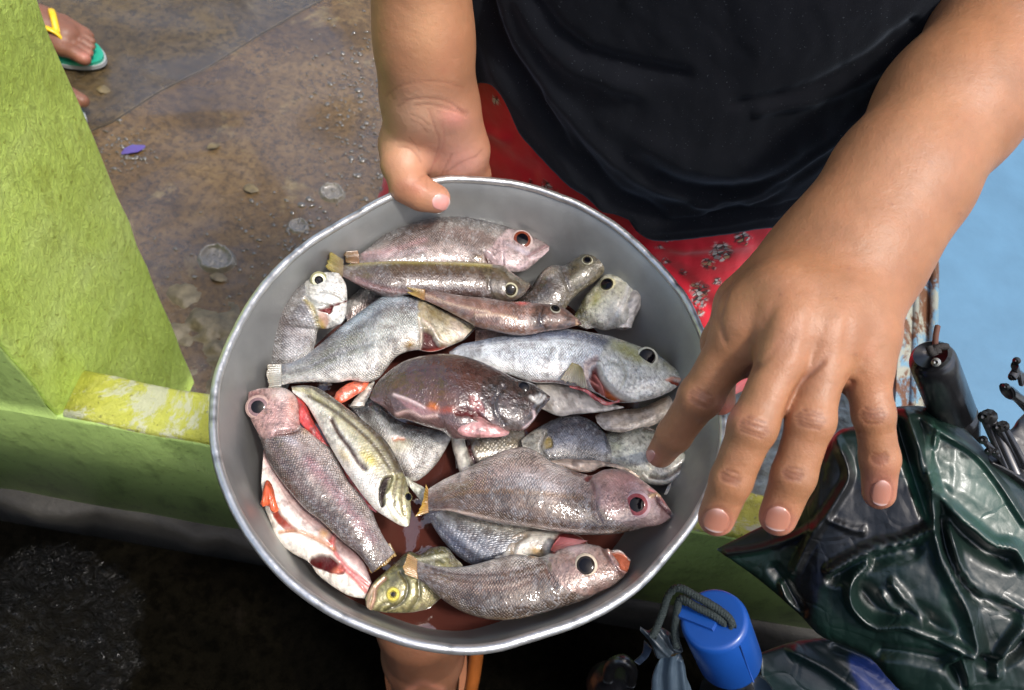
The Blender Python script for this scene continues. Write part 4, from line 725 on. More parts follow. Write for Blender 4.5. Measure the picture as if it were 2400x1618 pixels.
def polygonise(f, lo, hi, h, B=10):
    lo = np.asarray(lo, float); dims = (np.ceil((np.asarray(hi)-lo)/h/B).astype(int))
    ci = np.stack(np.meshgrid(*[np.arange(d) for d in dims], indexing='ij'), -1).reshape(-1, 3)
    cc = (lo+(ci+.5)*B*h).astype(np.float32); dc = f(cc); act = np.abs(dc) < B*h*1.25
    D = np.empty(tuple(dims*B), np.float32).reshape(dims[0], B, dims[1], B, dims[2], B)
    D[:] = np.where(dc > 0, 1, -1).reshape(dims)[:, None, :, None, :, None]
    o = np.stack(np.meshgrid(*[np.arange(B)]*3, indexing='ij'), -1).reshape(-1, 3)
    ids = ci[act]
    for s in range(0, len(ids), 160):
        bl = ids[s:s+160]; g = (bl[:, None]*B+o[None]); d = f((lo+g.reshape(-1, 3)*h).astype(np.float32)).reshape(len(bl), B, B, B)
        for n_, (i, j, k) in enumerate(bl): D[i, :, j, :, k, :] = d[n_]
    D = D.reshape(tuple(dims*B)); S = D < 0
    c0 = S[:-1, :-1, :-1]; cnt = np.zeros(c0.shape, np.int8)
    for dx in (0, 1):
        for dy in (0, 1):
            for dz in (0, 1): cnt += S[dx:S.shape[0]-1+dx, dy:S.shape[1]-1+dy, dz:S.shape[2]-1+dz]
    cells = np.argwhere((cnt > 0) & (cnt < 8)); idx = -np.ones(c0.shape, np.int64); idx[tuple(cells.T)] = np.arange(len(cells))
    acc = np.zeros((len(cells), 3)); nn = np.zeros(len(cells))
    cor = [(a, b, c) for a in (0, 1) for b in (0, 1) for c in (0, 1)]
    for a in cor:
        for ax in range(3):
            if a[ax]: continue
            b = list(a); b[ax] = 1
            va = D[cells[:, 0]+a[0], cells[:, 1]+a[1], cells[:, 2]+a[2]]; vb = D[cells[:, 0]+b[0], cells[:, 1]+b[1], cells[:, 2]+b[2]]
            x = (va < 0) != (vb < 0); t = np.where(x, va/np.where(x, va-vb, 1), 0); q_ = np.array(a, float)[None].repeat(len(cells), 0); q_[:, ax] = t
            acc += q_*x[:, None]; nn += x
    V = lo+(cells+acc/nn[:, None])*h
    Fs = []
    for ax in range(3):
        u, v = [(1, 2), (2, 0), (0, 1)][ax]
        sl0 = [slice(1, -1)]*3; sl0[ax] = slice(0, -1); sl1 = list(sl0); sl1[ax] = slice(1, None)
        A = S[tuple(sl0)]; Bb = S[tuple(sl1)]
        # restrict to the same shape
        e = np.argwhere(A != Bb); 
        if not len(e): continue
        e = e+np.array([1 if k != ax else 0 for k in range(3)]); sgn = S[tuple(e.T)]
        def g(du, dv):
            w = e.copy(); w[:, u] += du; w[:, v] += dv; return idx[tuple(w.T)]
        qd = np.stack([g(-1, -1), g(0, -1), g(0, 0), g(-1, 0)], -1); qd[~sgn] = qd[~sgn][:, ::-1]
        Fs.append(qd[(qd >= 0).all(1)])
    return V, np.vstack(Fs)
def relax(V, Fc, it=2, w=.5):
    E = np.vstack([Fc[:, [0, 1]], Fc[:, [1, 2]], Fc[:, [2, 3]], Fc[:, [3, 0]]]); n = len(V)
    for _ in range(it):
        s = np.zeros((n, 3)); c = np.zeros(n)
        for k in range(3): s[:, k] = np.bincount(E[:, 0], V[E[:, 1], k], n)+np.bincount(E[:, 1], V[E[:, 0], k], n)
        c = np.bincount(E[:, 0], minlength=n)+np.bincount(E[:, 1], minlength=n); V = V+(s/np.maximum(c, 1)[:, None]-V)*w
    return V
def grad(f, p, e=.0008):
    p = p.astype(np.float32); return unit(np.stack([f(p+np.array(d, np.float32)*e)-f(p-np.array(d, np.float32)*e) for d in np.eye(3)], -1))
def skin_features(f, V, base, fs, flip=False):
    """colour and fine relief from traced pixel shapes, only on the side the traced shape can be seen"""
    N = grad(f, V); px, py, d = PJ(V); vis = sm(.0, .25, (N*unit(CAM-V)).sum(1)); C = np.ones((len(V), 3))*srgb(base)
    nn = fbm(px/60, py/60, 1); C *= (1+.28*(nn-.5))[:, None]; n2 = fbm(px/13+5, py/13, 3, 3); C *= (1+.12*(n2-.5))[:, None]
    C[:, 0] *= 1+.08*(fbm(px/45+9, py/45, 5)-.5); D = np.zeros(len(V))
    for k in fs:
        if k[0] == 'g':
            dd = dseg(px, py, crom(k[1], 40)); w = np.exp(-(dd/k[2])**2)*vis; D -= w*k[3]*1e-3
            if k[4] is not None: C = lerp(C, srgb(k[4]), w*k[5])
        elif k[0] == 'o':
            a = math.radians(k[5]); dx, dy = px-k[1], py-k[2]; rho = np.sqrt(((dx*math.cos(a)+dy*math.sin(a))/k[3])**2+((-dx*math.sin(a)+dy*math.cos(a))/k[4])**2)
            w = np.exp(-((rho-1.1)/.12)**2)*vis; D -= w*.25e-3; C = lerp(C, srgb((130, 76, 58)), w*.45)
        else:
            a = math.radians(k[5]); dx, dy = px-k[1], py-k[2]; u = (dx*math.cos(a)+dy*math.sin(a))/k[3]; v = (-dx*math.sin(a)+dy*math.cos(a))/k[4]
            w = np.exp(-(u*u+v*v))*vis; D += w*k[8]*1e-3
            if k[6] is not None: C = lerp(C, srgb(k[6]), w*k[7])
    return V+N*D[:, None], C
M_skin = mat('skin', rough=.52, vcol=True, var=.05, vscale=60, bump=.4, bscale=1100, bdist=.0005, coat=.16, crough=.28, sss=.2, bump2=(.4, 190, .001))
M_nail = mat('fingernail', rough=.2, vcol=True, coat=.35, crough=.16, sss=.2)
woman = thing('person', 'person in a black shirt and red flowered skirt holding the fish bowl by its rim', 'person', (.04, .56, 0))

# ---- the hand hovering over the fish, with its forearm
def J(px, py, d, rpx): return (P(px, py, d), rpx*d/F)
Lwr = [J(1955, 548, .392, 62), J(1992, 575, .388, 62), J(2032, 598, .388, 62), J(2068, 622, .393, 58)]
idx_ = [J(1745, 745, .372, 62), J(1722, 800, .378, 57), J(1642, 930, .390, 49), J(1580, 1020, .408, 41), J(1548, 1064, .420, 33)]
mid_ = [J(1855, 765, .352, 62), J(1832, 850, .350, 56), J(1764, 1000, .346, 53), J(1714, 1125, .352, 48), J(1679, 1214, .362, 43)]
rng_ = [J(1945, 775, .353, 58), J(1925, 870, .350, 53), J(1900, 985, .346, 52), J(1860, 1115, .350, 50), J(1823, 1212, .358, 44)]
lit_ = [J(2035, 790, .362, 52), J(2038, 870, .360, 47), J(2047, 970, .358, 44), J(2062, 1075, .364, 44), J(2060, 1156, .372, 38)]
thb_ = [J(1900, 590, .402, 60), J(1735, 715, .400, 52), J(1690, 800, .412, 44), J(1680, 890, .425, 40), J(1688, 938, .430, 36)]
fore = [J(2560, -150, .46, 184), J(2380, 60, .437, 163), J(2228, 250, .420, 149), J(2105, 430, .402, 144), J(2020, 560, .392, 136)]
vdl = unit(CAM-P(1900, 650, .38))
ftL = [idx_, mid_, rng_, lit_]
def f_left(p):
    d = chain(p, fore, .02)
    pal = smin(rcone(p, P(1835, 700, .366), P(1990, 740, .366), .0175, .0165), rcone(p, P(1850, 770, .364), P(1985, 800, .366), .0150, .0140), .01)
    for w, c in zip(Lwr, ftL):
        e = rcone(p, w[0], c[0][0], w[1]*.95, c[0][1]*.98, (vdl, 1.25)); pal = smin(pal, e, .02)
    e = rcone(p, P(1960, 610, .398), P(1880, 740, .378), .022, .018, (vdl, 1.3)); pal = smin(pal, e, .02)
    e = rcone(p, P(1850, 620, .408), P(1770, 720, .398), .014, .012); pal = smin(pal, e, .02)
    d = smin(d, pal, .025)
    th = chain(p, thb_, .004); d = smin(d, th, .012)
    fin_ = None
    for wx, wy, wd_, wr in ((1768, 838, .375, 34), (1880, 848, .362, 34), (1985, 868, .364, 34), (1880, 800, .366, 50), (1975, 820, .368, 46), (1790, 790, .376, 46)): d = smin(d, np.linalg.norm(p-P(wx, wy, wd_).astype(np.float32), axis=1)-wr*wd_/F, .012)
    for c in ftL:
        e = None; c2 = [(c[0][0], c[0][1]*.86)]+c[1:]
        e = chain(p, c2, .003)
        # knuckle pads
        e = smin(e, np.linalg.norm(p-c[2][0].astype(np.float32), axis=1)-c[2][1]*.98, .004)
        fin_ = e if fin_ is None else smin(fin_, e, .0016)
    return smin(d, fin_, .011)
allp = np.array([c[0] for c in fore+idx_+mid_+rng_+lit_+thb_+Lwr]); 
VL, FL = polygonise(f_left, allp.min(0)-.055, allp.max(0)+.055, .0011); VL = relax(VL, FL, 3)
SK = (163, 113, 78); DK = (150, 98, 72); PK = (206, 134, 118); CRS = (118, 70, 50)
def pip(x, y, ang, s=1.0):     # knuckle wrinkles
    o = [('b', x, y, 44*s, 26*s, ang, (150, 102, 74), .32 if s > .75 else .15, .4)]
    a = math.radians(ang); ux, uy = math.cos(a), math.sin(a)
    for k, (off, ln) in enumerate(((-20, 22), (-10, 30), (-2, 34), (7, 30), (16, 26))):
        cx, cy = x-uy*off*s, y+ux*off*s; j = random.uniform(-3, 3)
        o.append(('g', [(cx-ux*ln*s, cy-uy*ln*s), (cx-uy*(2+j)*.5, cy+ux*(2+j)), (cx+ux*ln*s, cy+uy*ln*s)], 3.0, .5, CRS, .6))
    return o
feL = pip(1643, 935, 25, .85)+pip(1766, 1003, 20)+pip(1900, 985, 12)+pip(2046, 975, 0, .85)+pip(1712, 1120, 20, .7)+pip(1858, 1112, 12, .7)+pip(2062, 1075, -5, .6)
feL += [('g', q('H 880,725 840,765 790,805 750,860 722,920 706,975'), 6, .7, (120, 74, 54), .55), ('g', q('H 575,735 545,760 520,800'), 7, .7, (120, 74, 54), .55), ('g', q('H 1010,820 975,860 965,900'), 7, .6, (126, 78, 56), .5), ('b', 1722, 770, 46, 36, 0, (196, 140, 104), .4, 1.6), ('b', 1848, 780, 40, 36, 0, (196, 140, 104), .3, .9), ('b', 1940, 790, 36, 34, 0, (190, 134, 100), .3, .7), ('b', 2030, 822, 30, 28, 0, (180, 124, 94), .4, .6),
        ('b', 1790, 760, 16, 60, 30, (150, 100, 76), .35, -1.0), ('b', 1850, 800, 20, 46, 30, (140, 94, 72), .35, -.9), ('b', 1900, 760, 14, 70, 12, (176, 126, 94), .3, -.8), ('b', 1988, 790, 14, 70, 5, (176, 124, 92), .3, -.8),
        ('g', [(1668, 735), (1690, 760), (1700, 800)], 8, .6, (160, 108, 80), .4), ('g', [(1718, 650), (1702, 690), (1690, 740)], 6, .6, (160, 108, 80), .4),
        ('b', 2150, 300, 60, 200, 40, (206, 158, 124), .3, 0), ('b', 1679, 1232, 50, 36, 15, PK, .75, 0), ('b', 1820, 1228, 50, 38, 10, PK, .75, 0), ('b', 2062, 1150, 46, 50, 0, PK, .7, 0), ('b', 1524, 1075, 26, 26, 0, (190, 120, 104), .6, 0), ('b', 1706, 962, 24, 26, 0, (206, 120, 104), .8, 0),
        ('b', 1600, 1000, 80, 40, -60, (176, 122, 92), .35, 0), ('g', [(1990, 890), (1996, 905), (1984, 925)], 10, .5, (150, 90, 66), .5), ('g', [(1745, 880), (1790, 850), (1830, 800)], 8, .3, (150, 98, 74), .3), ('g', [(1885, 885), (1920, 850), (1945, 830)], 8, .3, (150, 98, 74), .3)]
for xx, yy in ((2005, 830), (2090, 480), (1990, 630), (1830, 690), (2250, 500), (2180, 380), (1960, 700)): feL.append(('b', xx, yy, 5, 4, 0, (130, 84, 62), .6, .1))
feL += [('o', 1678, 1221, 29, 31, 107), ('o', 1822, 1217, 30, 31, 104), ('o', 2066, 1157, 31, 24, 100)]
VL, CL = skin_features(f_left, VL, SK, feL)

# ---- the hand that grips the rim
thr = [J(950, 345, .552, 62), J(945, 385, .546, 50), J(957, 434, .541, 42), J(988, 455, .541, 37), J(1022, 466, .543, 34)]
forr = [J(965, -330, .43, 118), J(980, -120, .46, 108), J(992, 60, .49, 101), J(998, 150, .507, 94), J(1003, 215, .521, 90)]
vdr = unit(CAM-P(1020, 330, .55))
def f_right(p):
    d = chain(p, forr, .02)
    pal = rcone(p, P(965, 240, .53), P(958, 350, .556), .016, .017)
    for a, b, r1, r2 in (((1020, 240, .535), (1000, 420, .585), .020, .016), ((1055, 250, .538), (1060, 420, .587), .017, .0155), ((1060, 300, .548), (1100, 410, .586), .017, .0165), ((985, 260, .54), (950, 410, .585), .018, .014)):
        pal = smin(pal, rcone(p, P(*a), P(*b), r1, r2), .014)
    pal = smin(pal, rcone(p, P(1068, 285, .542), P(1100, 350, .562), .0125, .013), .012)
    d = smin(d, pal, .022)
    d = smin(d, chain(p, thr, .005), .008)
    for k in range(4):
        a = P(948+50*k, 428+(0 if k else 6), .588); r = (.0085, .009, .0088, .0078)[k]
        b = a+np.array([0, -.028, -.034]); b[2] = .706; c = b+np.array([.004, -.034, -.016]); c[2] = .688; e = c+np.array([.002, -.022, .0]); e[2] = .689
        d = smin(d, chain(p, [(a, r*1.25), (b, r*1.08), (c, r), (e, r*.85)], .003), .005)
    return d
ap = np.array([c[0] for c in forr+thr]+[P(1130, 430, .59), P(930, 430, .59)]); lo = ap.min(0)-.045; hi = ap.max(0)+.045; lo[1] -= .06; lo[2] = min(lo[2], .67)
VR, FR = polygonise(f_right, lo, hi, .0012); VR = relax(VR, FR, 3)
G = q
crease = lambda s, w=3.2, dmm=.7, c=(136, 78, 60), m=.6: ('g', q(s), w*.75, dmm*.38, c, m*.6)
feR = [('b', 1030, 330, 110, 110, 0, (206, 152, 128), .75, 0), ('b', 985, 250, 60, 50, 0, (214, 166, 134), .5, 0), ('b', 1060, 275, 34, 24, 10, (236, 160, 146), .7, 1.0), ('b', 1085, 380, 50, 40, 0, (226, 164, 150), .6, .6), ('b', 945, 330, 40, 60, 0, (222, 172, 132), .5, .8), ('b', 985, 290, 40, 60, -30, (232, 184, 150), .5, .8),
       crease('G 260,680 330,620 420,590 560,572 700,590 800,620', 3.2, .5), crease('G 345,750 420,705 560,695 680,715 750,755 800,800', 3.4, .9), crease('G 460,740 560,738 660,760 760,790 820,820', 3.0, .8), crease('G 560,775 600,900 630,1000 600,1120 560,1240', 3.6, .6, (166, 100, 86), .6),
       crease('G 650,870 665,950 650,1050 600,1150', 3, .4, (190, 110, 100), .5), crease('G 635,1260 680,1170 720,1090', 3.2, .6), crease('G 680,1220 760,1160 830,1125 890,1105', 3.2, .6), crease('G 890,1105 940,1050', 3, .4), crease('G 350,1040 420,1050 480,1110 500,1145', 3.5, .8), crease('G 420,960 460,1010 490,1070', 2.6, .4),
       crease('G 430,800 500,830 560,880', 2.4, .3), crease('G 440,840 500,870 550,930', 2.4, .3), crease('G 490,1260 530,1240 560,1250', 4, .7), crease('G 440,1340 450,1290 500,1275', 3, .3), crease('G 540,1260 545,1330', 3, .3), crease('G 760,770 830,800', 4, 1.0),
       ('b', *q('G 470,1330')[0], 26, 16, 20, (176, 104, 76), .6, .3), ('b', 940, 440, 26, 20, 40, (140, 86, 60), .5, 0), ('b', 1045, 478, 24, 22, 20, (232, 168, 150), .7, 0), ('b', 1040, 165, 10, 8, 0, (176, 110, 84), .5, 0), ('b', 1000, 60, 60, 90, 0, (222, 172, 128), .4, 0), ('b', 1055, 130, 34, 60, 10, (176, 118, 90), .35, 0),
       crease('G 310,700 280,660 255,680', 5, .5, (160, 104, 78), .5)]
VR, CR_ = skin_features(f_right, VR, (174, 122, 88), feR)
# ---- hidden trunk, upper arms and legs, coarser
def el(z): return z
shL = np.array([.235, .55, 1.22]); shR = np.array([-.155, .56, 1.22])
def f_body(p):
    d = rcone(p, (.045, .60, .62), (.04, .60, 1.12), .105, .105, ((0, 1, 0), 1.15))
    d = smin(d, rcone(p, shL-[.05, 0, 0], shR+[.05, 0, 0], .055, .055), .05)
    d = smin(d, rcone(p, (.04, .60, 1.15), (.04, .60, 1.36), .05, .045), .03)
    for x in (-.04, .13):
        d = smin(d, chain(p, [(np.array([x, .60, .66]), .075), (np.array([x-.01, .60, .42]), .055), (np.array([x-.01, .62, .25]), .05), (np.array([x-.01, .62, .07]), .034)], .02), .03)
        d = smin(d, chain(p, [(np.array([x-.01, .635, .04]), .034), (np.array([x-.01, .50, .022]), .03), (np.array([x-.01, .44, .016]), .022)], .01, ((0, 0, 1), 1.4)), .02)
    d = smin(d, chain(p, [(shL, .045), (fore[0][0], fore[0][1]*.9), (fore[1][0], fore[1][1]*.9)], .02), .03)
    d = smin(d, chain(p, [(shR, .042), (forr[0][0], forr[0][1]*.9), (forr[1][0], forr[1][1]*.9)], .02), .03)
    return d
VB, FB = polygonise(f_body, (-.30, .30, -.004), (.45, .78, 1.42), .007, 8)
V = np.vstack([VL, VR, VB]); Fc = np.vstack([FL, FR+len(VL), FB+len(VL)+len(VR)])
C = np.vstack([CL, CR_, np.ones((len(VB), 3))*srgb(SK)])
mesh('body', V, Fc, M_skin, woman, col=C)
def march(f, px, py, d0):
    o = P(px, py, d0); dr = unit(o-CAM); p = o.copy()
    for _ in range(60):
        d = f(p.astype(np.float32)); p = p+dr*np.clip(d, -.01, .01)[:, None]*.8
    return p
def nail(f, cx, cy, hl, hw, ang, d0, col, lab=None):
    nu, nv = 26, 22; a = math.radians(ang); ux, uy = math.cos(a), math.sin(a)          # u: from root to free edge
    u, v = np.meshgrid(np.linspace(-1, 1, nu), np.linspace(-1, 1, nv), indexing='ij')
    wd = (1-np.abs(u)**3.5*.4); vv = v*wd*hw; uu = u*hl*(1-.22*np.abs(v)**2.2)
    px = cx+uu*ux-vv*uy; py = cy+uu*uy+vv*ux
    p = march(f, px.ravel(), py.ravel(), d0-.03); N = grad(f, p)
    e = np.maximum(np.abs(u), np.abs(v)).ravel(); lift = .00032*sm(1.0, .86, e)-.0003*(e > .97)
    p = p+N*lift[:, None]; ur = u.ravel()
    C = lerp(np.ones((len(p), 3))*srgb(col), srgb((244, 214, 204)), .9*sm(.72, .85, ur)); C = lerp(C, srgb((250, 226, 220)), .35*np.exp(-((ur+1.0)/.35)**2-(v.ravel()/.6)**2))  # pale free edge, plus a glare highlight painted near the root
    return mesh('nail', p, gridfaces(nu, nv), M_nail, woman, col=C)
nail(f_left, 1678, 1221, 29, 31, 107, .36, (180, 122, 100)); nail(f_left, 1822, 1217, 30, 31, 104, .36, (184, 126, 104)); nail(f_left, 2066, 1157, 31, 24, 100, .37, (188, 130, 110)); nail(f_left, 1521, 1070, 17, 13, 125, .42, (196, 136, 124))
nail(f_right, 1034, 474, 22, 20, 18, .545, (222, 156, 146))

# ---- clothes
SHZ0, SHZ1 = 1.27, .60
def torso(th, z, g=0.):
    a = np.interp(z, [.55, .72, .85, .97, 1.1, 1.2, 1.27], [.205, .20, .195, .185, .185, .175, .09]); b = np.interp(z, [.55, .72, .85, .97, 1.1, 1.2, 1.27], [.155, .165, .175, .165, .14, .11, .07])
    cx = np.interp(z, [.6, 1.2], [.050, .042]); cy = np.interp(z, [.6, .95, 1.2], [.585, .575, .57])
    s = np.sin(th); c = np.cos(th)
    return np.stack([cx+(a+g)*np.sign(c)*np.abs(c)**.92, cy+(b+g)*np.sign(s)*np.abs(s)**.92, z], -1)
hemA = crom(q('S 700,300 900,185 1100,186 1195,192 1226,280 1300,372 1398,452 1476,494 K 800,928 920,932 1150,897 1400,850 1600,770 1850,630'), 300)
def hemy(px): return np.interp(px, hemA[:, 0], hemA[:, 1])
nt_, nz_ = 420, 230
TH = np.linspace(-np.pi*1.5, np.pi*.5, nt_, endpoint=False)        # starts at the back
zl = np.full(nt_, SHZ1); zh = np.full(nt_, 1.0)
for _ in range(30):
    zm = (zl+zh)/2; px, py, _d = PJ(torso(TH, zm)); below = py > hemy(px); zl = np.where(below, zm, zl); zh = np.where(below, zh, zm)
zhem = (zl+zh)/2; front = np.sin(TH) < -.02
zhem = np.where(front, zhem, np.nan); ok = ~np.isnan(zhem); zhem = np.interp(np.arange(nt_), np.where(ok)[0], zhem[ok], period=nt_)
kk = np.ones(5)/5; zhem = np.convolve(np.r_[zhem[-2:], zhem, zhem[:2]], kk, 'valid'); zhem = np.clip(zhem, .62, .93)
def cloth(top, bot, ntop, folds, off=0., seed=0, fine=.0012):
    t = np.linspace(0, 1, nz_)**1.0; zz = bot[:, None]+(top-bot[:, None])*(1-t)[None]; th = TH[:, None].repeat(nz_, 1)
    V = torso(th, zz, off); px, py, _ = PJ(V); c = np.stack([np.full_like(zz, .046), np.full_like(zz, .58), zz], -1); N = unit(V-c); N[..., 2] = 0; N = unit(N)
    D = fine*4*(fbm(px/90+seed, py/160+seed, 2)-.5)+fine*1.2*(fbm(px/25+seed, py/40, 4, 3)-.5)
    for poly, w, h in folds:
        d = dseg(px, py, crom(poly, 50)); D += h*.65e-3*np.exp(-(d/(w*1.15))**2)*(np.sin(th) < .1)
    return V, N, D, px, py
ff = [(q('K 110,-60 200,200 330,420 500,620 660,840'), 17, 6), (q('K 180,-60 260,180 400,400 560,600 700,760 860,850'), 13, -6), (q('K 330,-20 420,150 560,260 760,330'), 20, 6), (q('K 250,-40 330,180 470,380 640,580 860,740 1050,800'), 16, 7), (q('K 380,-20 500,130 700,230 960,280'), 16, -5),
      (q('K 1000,800 1200,760 1400,640 1640,430 1900,130'), 9, 5), (q('K 1050,850 1250,790 1450,660 1700,430 1960,100'), 8, -5), (q('K 1200,800 1420,690 1600,520 1830,260 2000,40'), 9, 5), (q('K 1250,420 1500,360 1700,260 1900,100'), 12, 4), (q('K 1150,400 1400,340 1650,220 1850,60'), 12, -4),
      (q('K 480,560 560,640 600,730'), 12, -5), (q('K 420,380 520,560 650,820'), 9, 4), (q('K 640,880 900,895 1150,860 1400,805'), 5, 2.2), (q('K 660,850 900,868 1150,835 1400,785'), 4, -2.2), (q('K 560,780 700,800 900,800 1100,770'), 22, -5), (q('K 820,560 1000,640 1250,640 1500,500'), 30, 8), (q('K 860,680 1050,740 1300,700'), 16, -4)]
V, N, D, px, py = cloth(SHZ0, zhem, nz_, ff)
inn = 1-sm(.0, .03, V[..., 2]-zhem[:, None]); V = V+N*(D+.006+.004*inn)[..., None]
M_shirt = mat('black_jersey', (.0062, .007, .0095), .9, var=.1, vscale=14, bump=.35, bscale=1400, bdist=.0004, sheen=.22, spec=.12, bump2=(.15, 60, .002))
nt, nd, b = nodes(M_shirt); lk(nt, mixc(nt, fmap(nt, tn(nt, pos(nt), 900, 1, .4), .72, .78, 0, .5), b.inputs['Base Color'].links[0].from_socket, (.10, .11, .12)), b.inputs['Base Color']); b.inputs['Sheen Tint'].default_value = (.5, .6, .75, 1)
Vi = V[:, ::-1]-N[:, ::-1]*.0025
A_ = np.concatenate([V, Vi], 1)
Vt = A_.reshape(-1, 3)
mesh('shirt', Vt, gridfaces(nt_, nz_*2).tolist()+[[(nt_-1)*nz_*2+j, j, j+1, (nt_-1)*nz_*2+j+1] for j in range(nz_*2-1)], M_shirt, woman)
# under layer of the shirt peeking at the left, then the skirt
skz = np.full(nt_, .455)
sf = [(q('K 90,540 170,600 330,700'), 16, -4), (q('K 60,500 140,520 230,560'), 10, 5), (q('K 800,1000 1000,1010 1200,980'), 14, 5), (q('S 1560,620 1650,700 1640,760'), 14, -5), (q('S 1500,560 1600,600 1700,590'), 12, -4)]
V, N, D, px, py = cloth(1.0, skz, nz_, sf, -.008, 5, .0016)
zz = V[..., 2]; flare = .046*sm(.72, .5, zz); V = V+N*(D+flare+.004*np.sin(TH*13)[:, None]*sm(.7, .46, zz))[..., None]
px, py, _ = PJ(V); rs = np.random.default_rng(3)
mk = np.zeros(px.shape)
cl = [(1560, 560, 18), (1590, 556, 14), (1545, 580, 14), (1690, 590, 46), (1740, 560, 34), (1660, 620, 26), (1640, 680, 40), (1640, 705, 30), (1600, 640, 14), (1560, 615, 16), (1680, 660, 20), (1280, 435, 20), (1300, 450, 16), (1245, 428, 12), (1110, 195, 20), (1100, 225, 16), (1120, 300, 10), (895, 400, 14), (885, 440, 18), (880, 470, 14), (1160, 235, 16), (1700, 740, 30), (1640, 735, 20), (1790, 520, 26)]
wj = 8*(vnoise(px/9, py/9, 1)-.5)
for x, y, r in cl: mk = np.maximum(mk, sm(1.1, .85, np.hypot(px-x+wj, (py-y+wj)*1.3)/(r*.62)))
# the same sprigs, scattered over the rest of the cloth
uu = TH[:, None]*.19/.01; ww = zz/.01
for k in range(150):
    a, zc, r = rs.uniform(TH[0], TH[-1]), rs.uniform(.46, .72), rs.uniform(.006, .013); d = np.hypot((TH[:, None]-a)*.19, (zz-zc)*1.3+.002*np.sin(TH[:, None]*60))/r
    far = (np.sin(a) > -.1)
    if far: mk = np.maximum(mk, sm(1.1, .85, d))
M_skirt = mat('red_flowered_cotton', vcol=False); nt, nd, b = nodes(M_skirt); p = pos(nt)
at = nd.new('ShaderNodeAttribute'); at.attribute_name = 'Col'
vo = nd.new('ShaderNodeTexVoronoi'); vo.inputs['Scale'].default_value = 210; lk(nt, p, vo.inputs['Vector'])
vo2 = nd.new('ShaderNodeTexVoronoi'); vo2.feature = 'DISTANCE_TO_EDGE'; vo2.inputs['Scale'].default_value = 210; lk(nt, p, vo2.inputs['Vector'])
sp = nd.new('ShaderNodeSeparateColor'); lk(nt, vo.outputs['Color'], sp.inputs[0])
red = mixc(nt, fmap(nt, tn(nt, p, 30, 4), .3, .7, 0, 1), (.72, .006, .022), (.86, .012, .04))
pet = ramp(nt, sp.outputs[0], [(.0, tuple(srgb((206, 206, 200)))), (.4, tuple(srgb((150, 152, 150)))), (.55, tuple(srgb((40, 34, 30)))), (.7, tuple(srgb((176, 160, 120)))), (.85, tuple(srgb((170, 30, 34))))])
nt.nodes[-1].color_ramp.interpolation = 'CONSTANT' if hasattr(nt.nodes[-1], 'color_ramp') else None
pet = mixc(nt, fmap(nt, vo2.outputs[0], .03, .12, 1, 0), pet, (.03, .01, .01))
mf = nd.new('ShaderNodeMath'); mf.operation = 'MULTIPLY'; lk(nt, at.outputs['Alpha'], mf.inputs[0]); lk(nt, fmap(nt, tn(nt, p, 300, 2), .32, .5, 0, 1), mf.inputs[1])
c = mixc(nt, mf.outputs[0], red, pet); lk(nt, c, b.inputs['Base Color']); b.inputs['Roughness'].default_value = .7; b.inputs['Sheen Weight'].default_value = .2
lk(nt, bumpn(nt, tn(nt, p, 1200, 2), .3, .0004, bumpn(nt, tn(nt, p, 40, 3), .3, .004)), b.inputs['Normal'])
Vi = V[:, ::-1]-N[:, ::-1]*.0015; A_ = np.concatenate([V, Vi], 1); mk2 = np.concatenate([mk, mk[:, ::-1]], 1)
mesh('skirt', A_.reshape(-1, 3), gridfaces(nt_, nz_*2).tolist()+[[(nt_-1)*nz_*2+j, j, j+1, (nt_-1)*nz_*2+j+1] for j in range(nz_*2-1)], M_skirt, woman, col=np.c_[np.ones((mk2.size, 3)), mk2.ravel()])

# ================================================================== FEET
def simple_person(label, cat, f, lo, hi, h, base, fs, loc):
    t = thing('person', label, cat, loc); V, Fc = polygonise(f, lo, hi, h); V = relax(V, Fc, 2); V, C = skin_features(f, V, base, fs); mesh('body', V, Fc, M_skin, t, col=C); return t
M_rub = mat('green_rubber', tuple(srgb((40, 160, 130))), .35, coat=.4, bump=.3, bscale=300, bdist=.001); M_sole = mat('grey_rubber', (.35, .36, .36), .5)
M_strap = mat('yellow_rubber', tuple(srgb((232, 190, 20))), .4, coat=.3)
def foot_xy(o, ax, side, u, v, z): return o+ax*u+side*v+np.array([0, 0, z])
def slipper(name, label, o, ax, sd, mats, strap_pts, group):
    t = thing(name, label, 'slipper', o, group)
    n = 48; ring = []
    for k in range(n):
        a = 2*math.pi*k/n; u = math.cos(a)*.125-.02; w = .043+.010*math.cos(a)-.004*math.cos(2*a); ring.append(foot_xy(o, ax, sd, u, math.sin(a)*w, 0))
    ring = np.array(ring); c = ring.mean(0)
    for nm, z0, z1, s, m in (('sole', .011, .019, 1.0, mats[1]), ('insole', .019, .026, .97, mats[0])):
        r0 = c+(ring-c)*s; a = r0.copy(); a[:, 2] = z0; b = r0.copy(); b[:, 2] = z1; V, Fc = prism(a, b); mesh(nm, V, Fc, m, t, smooth=False)
    for sp_ in strap_pts:
        V, Fc = tube(crom([foot_xy(o, ax, sd, *x) for x in sp_], 16), .0065, 8, flat=.5); mesh('strap', V, Fc, mats[2], t)
    return t
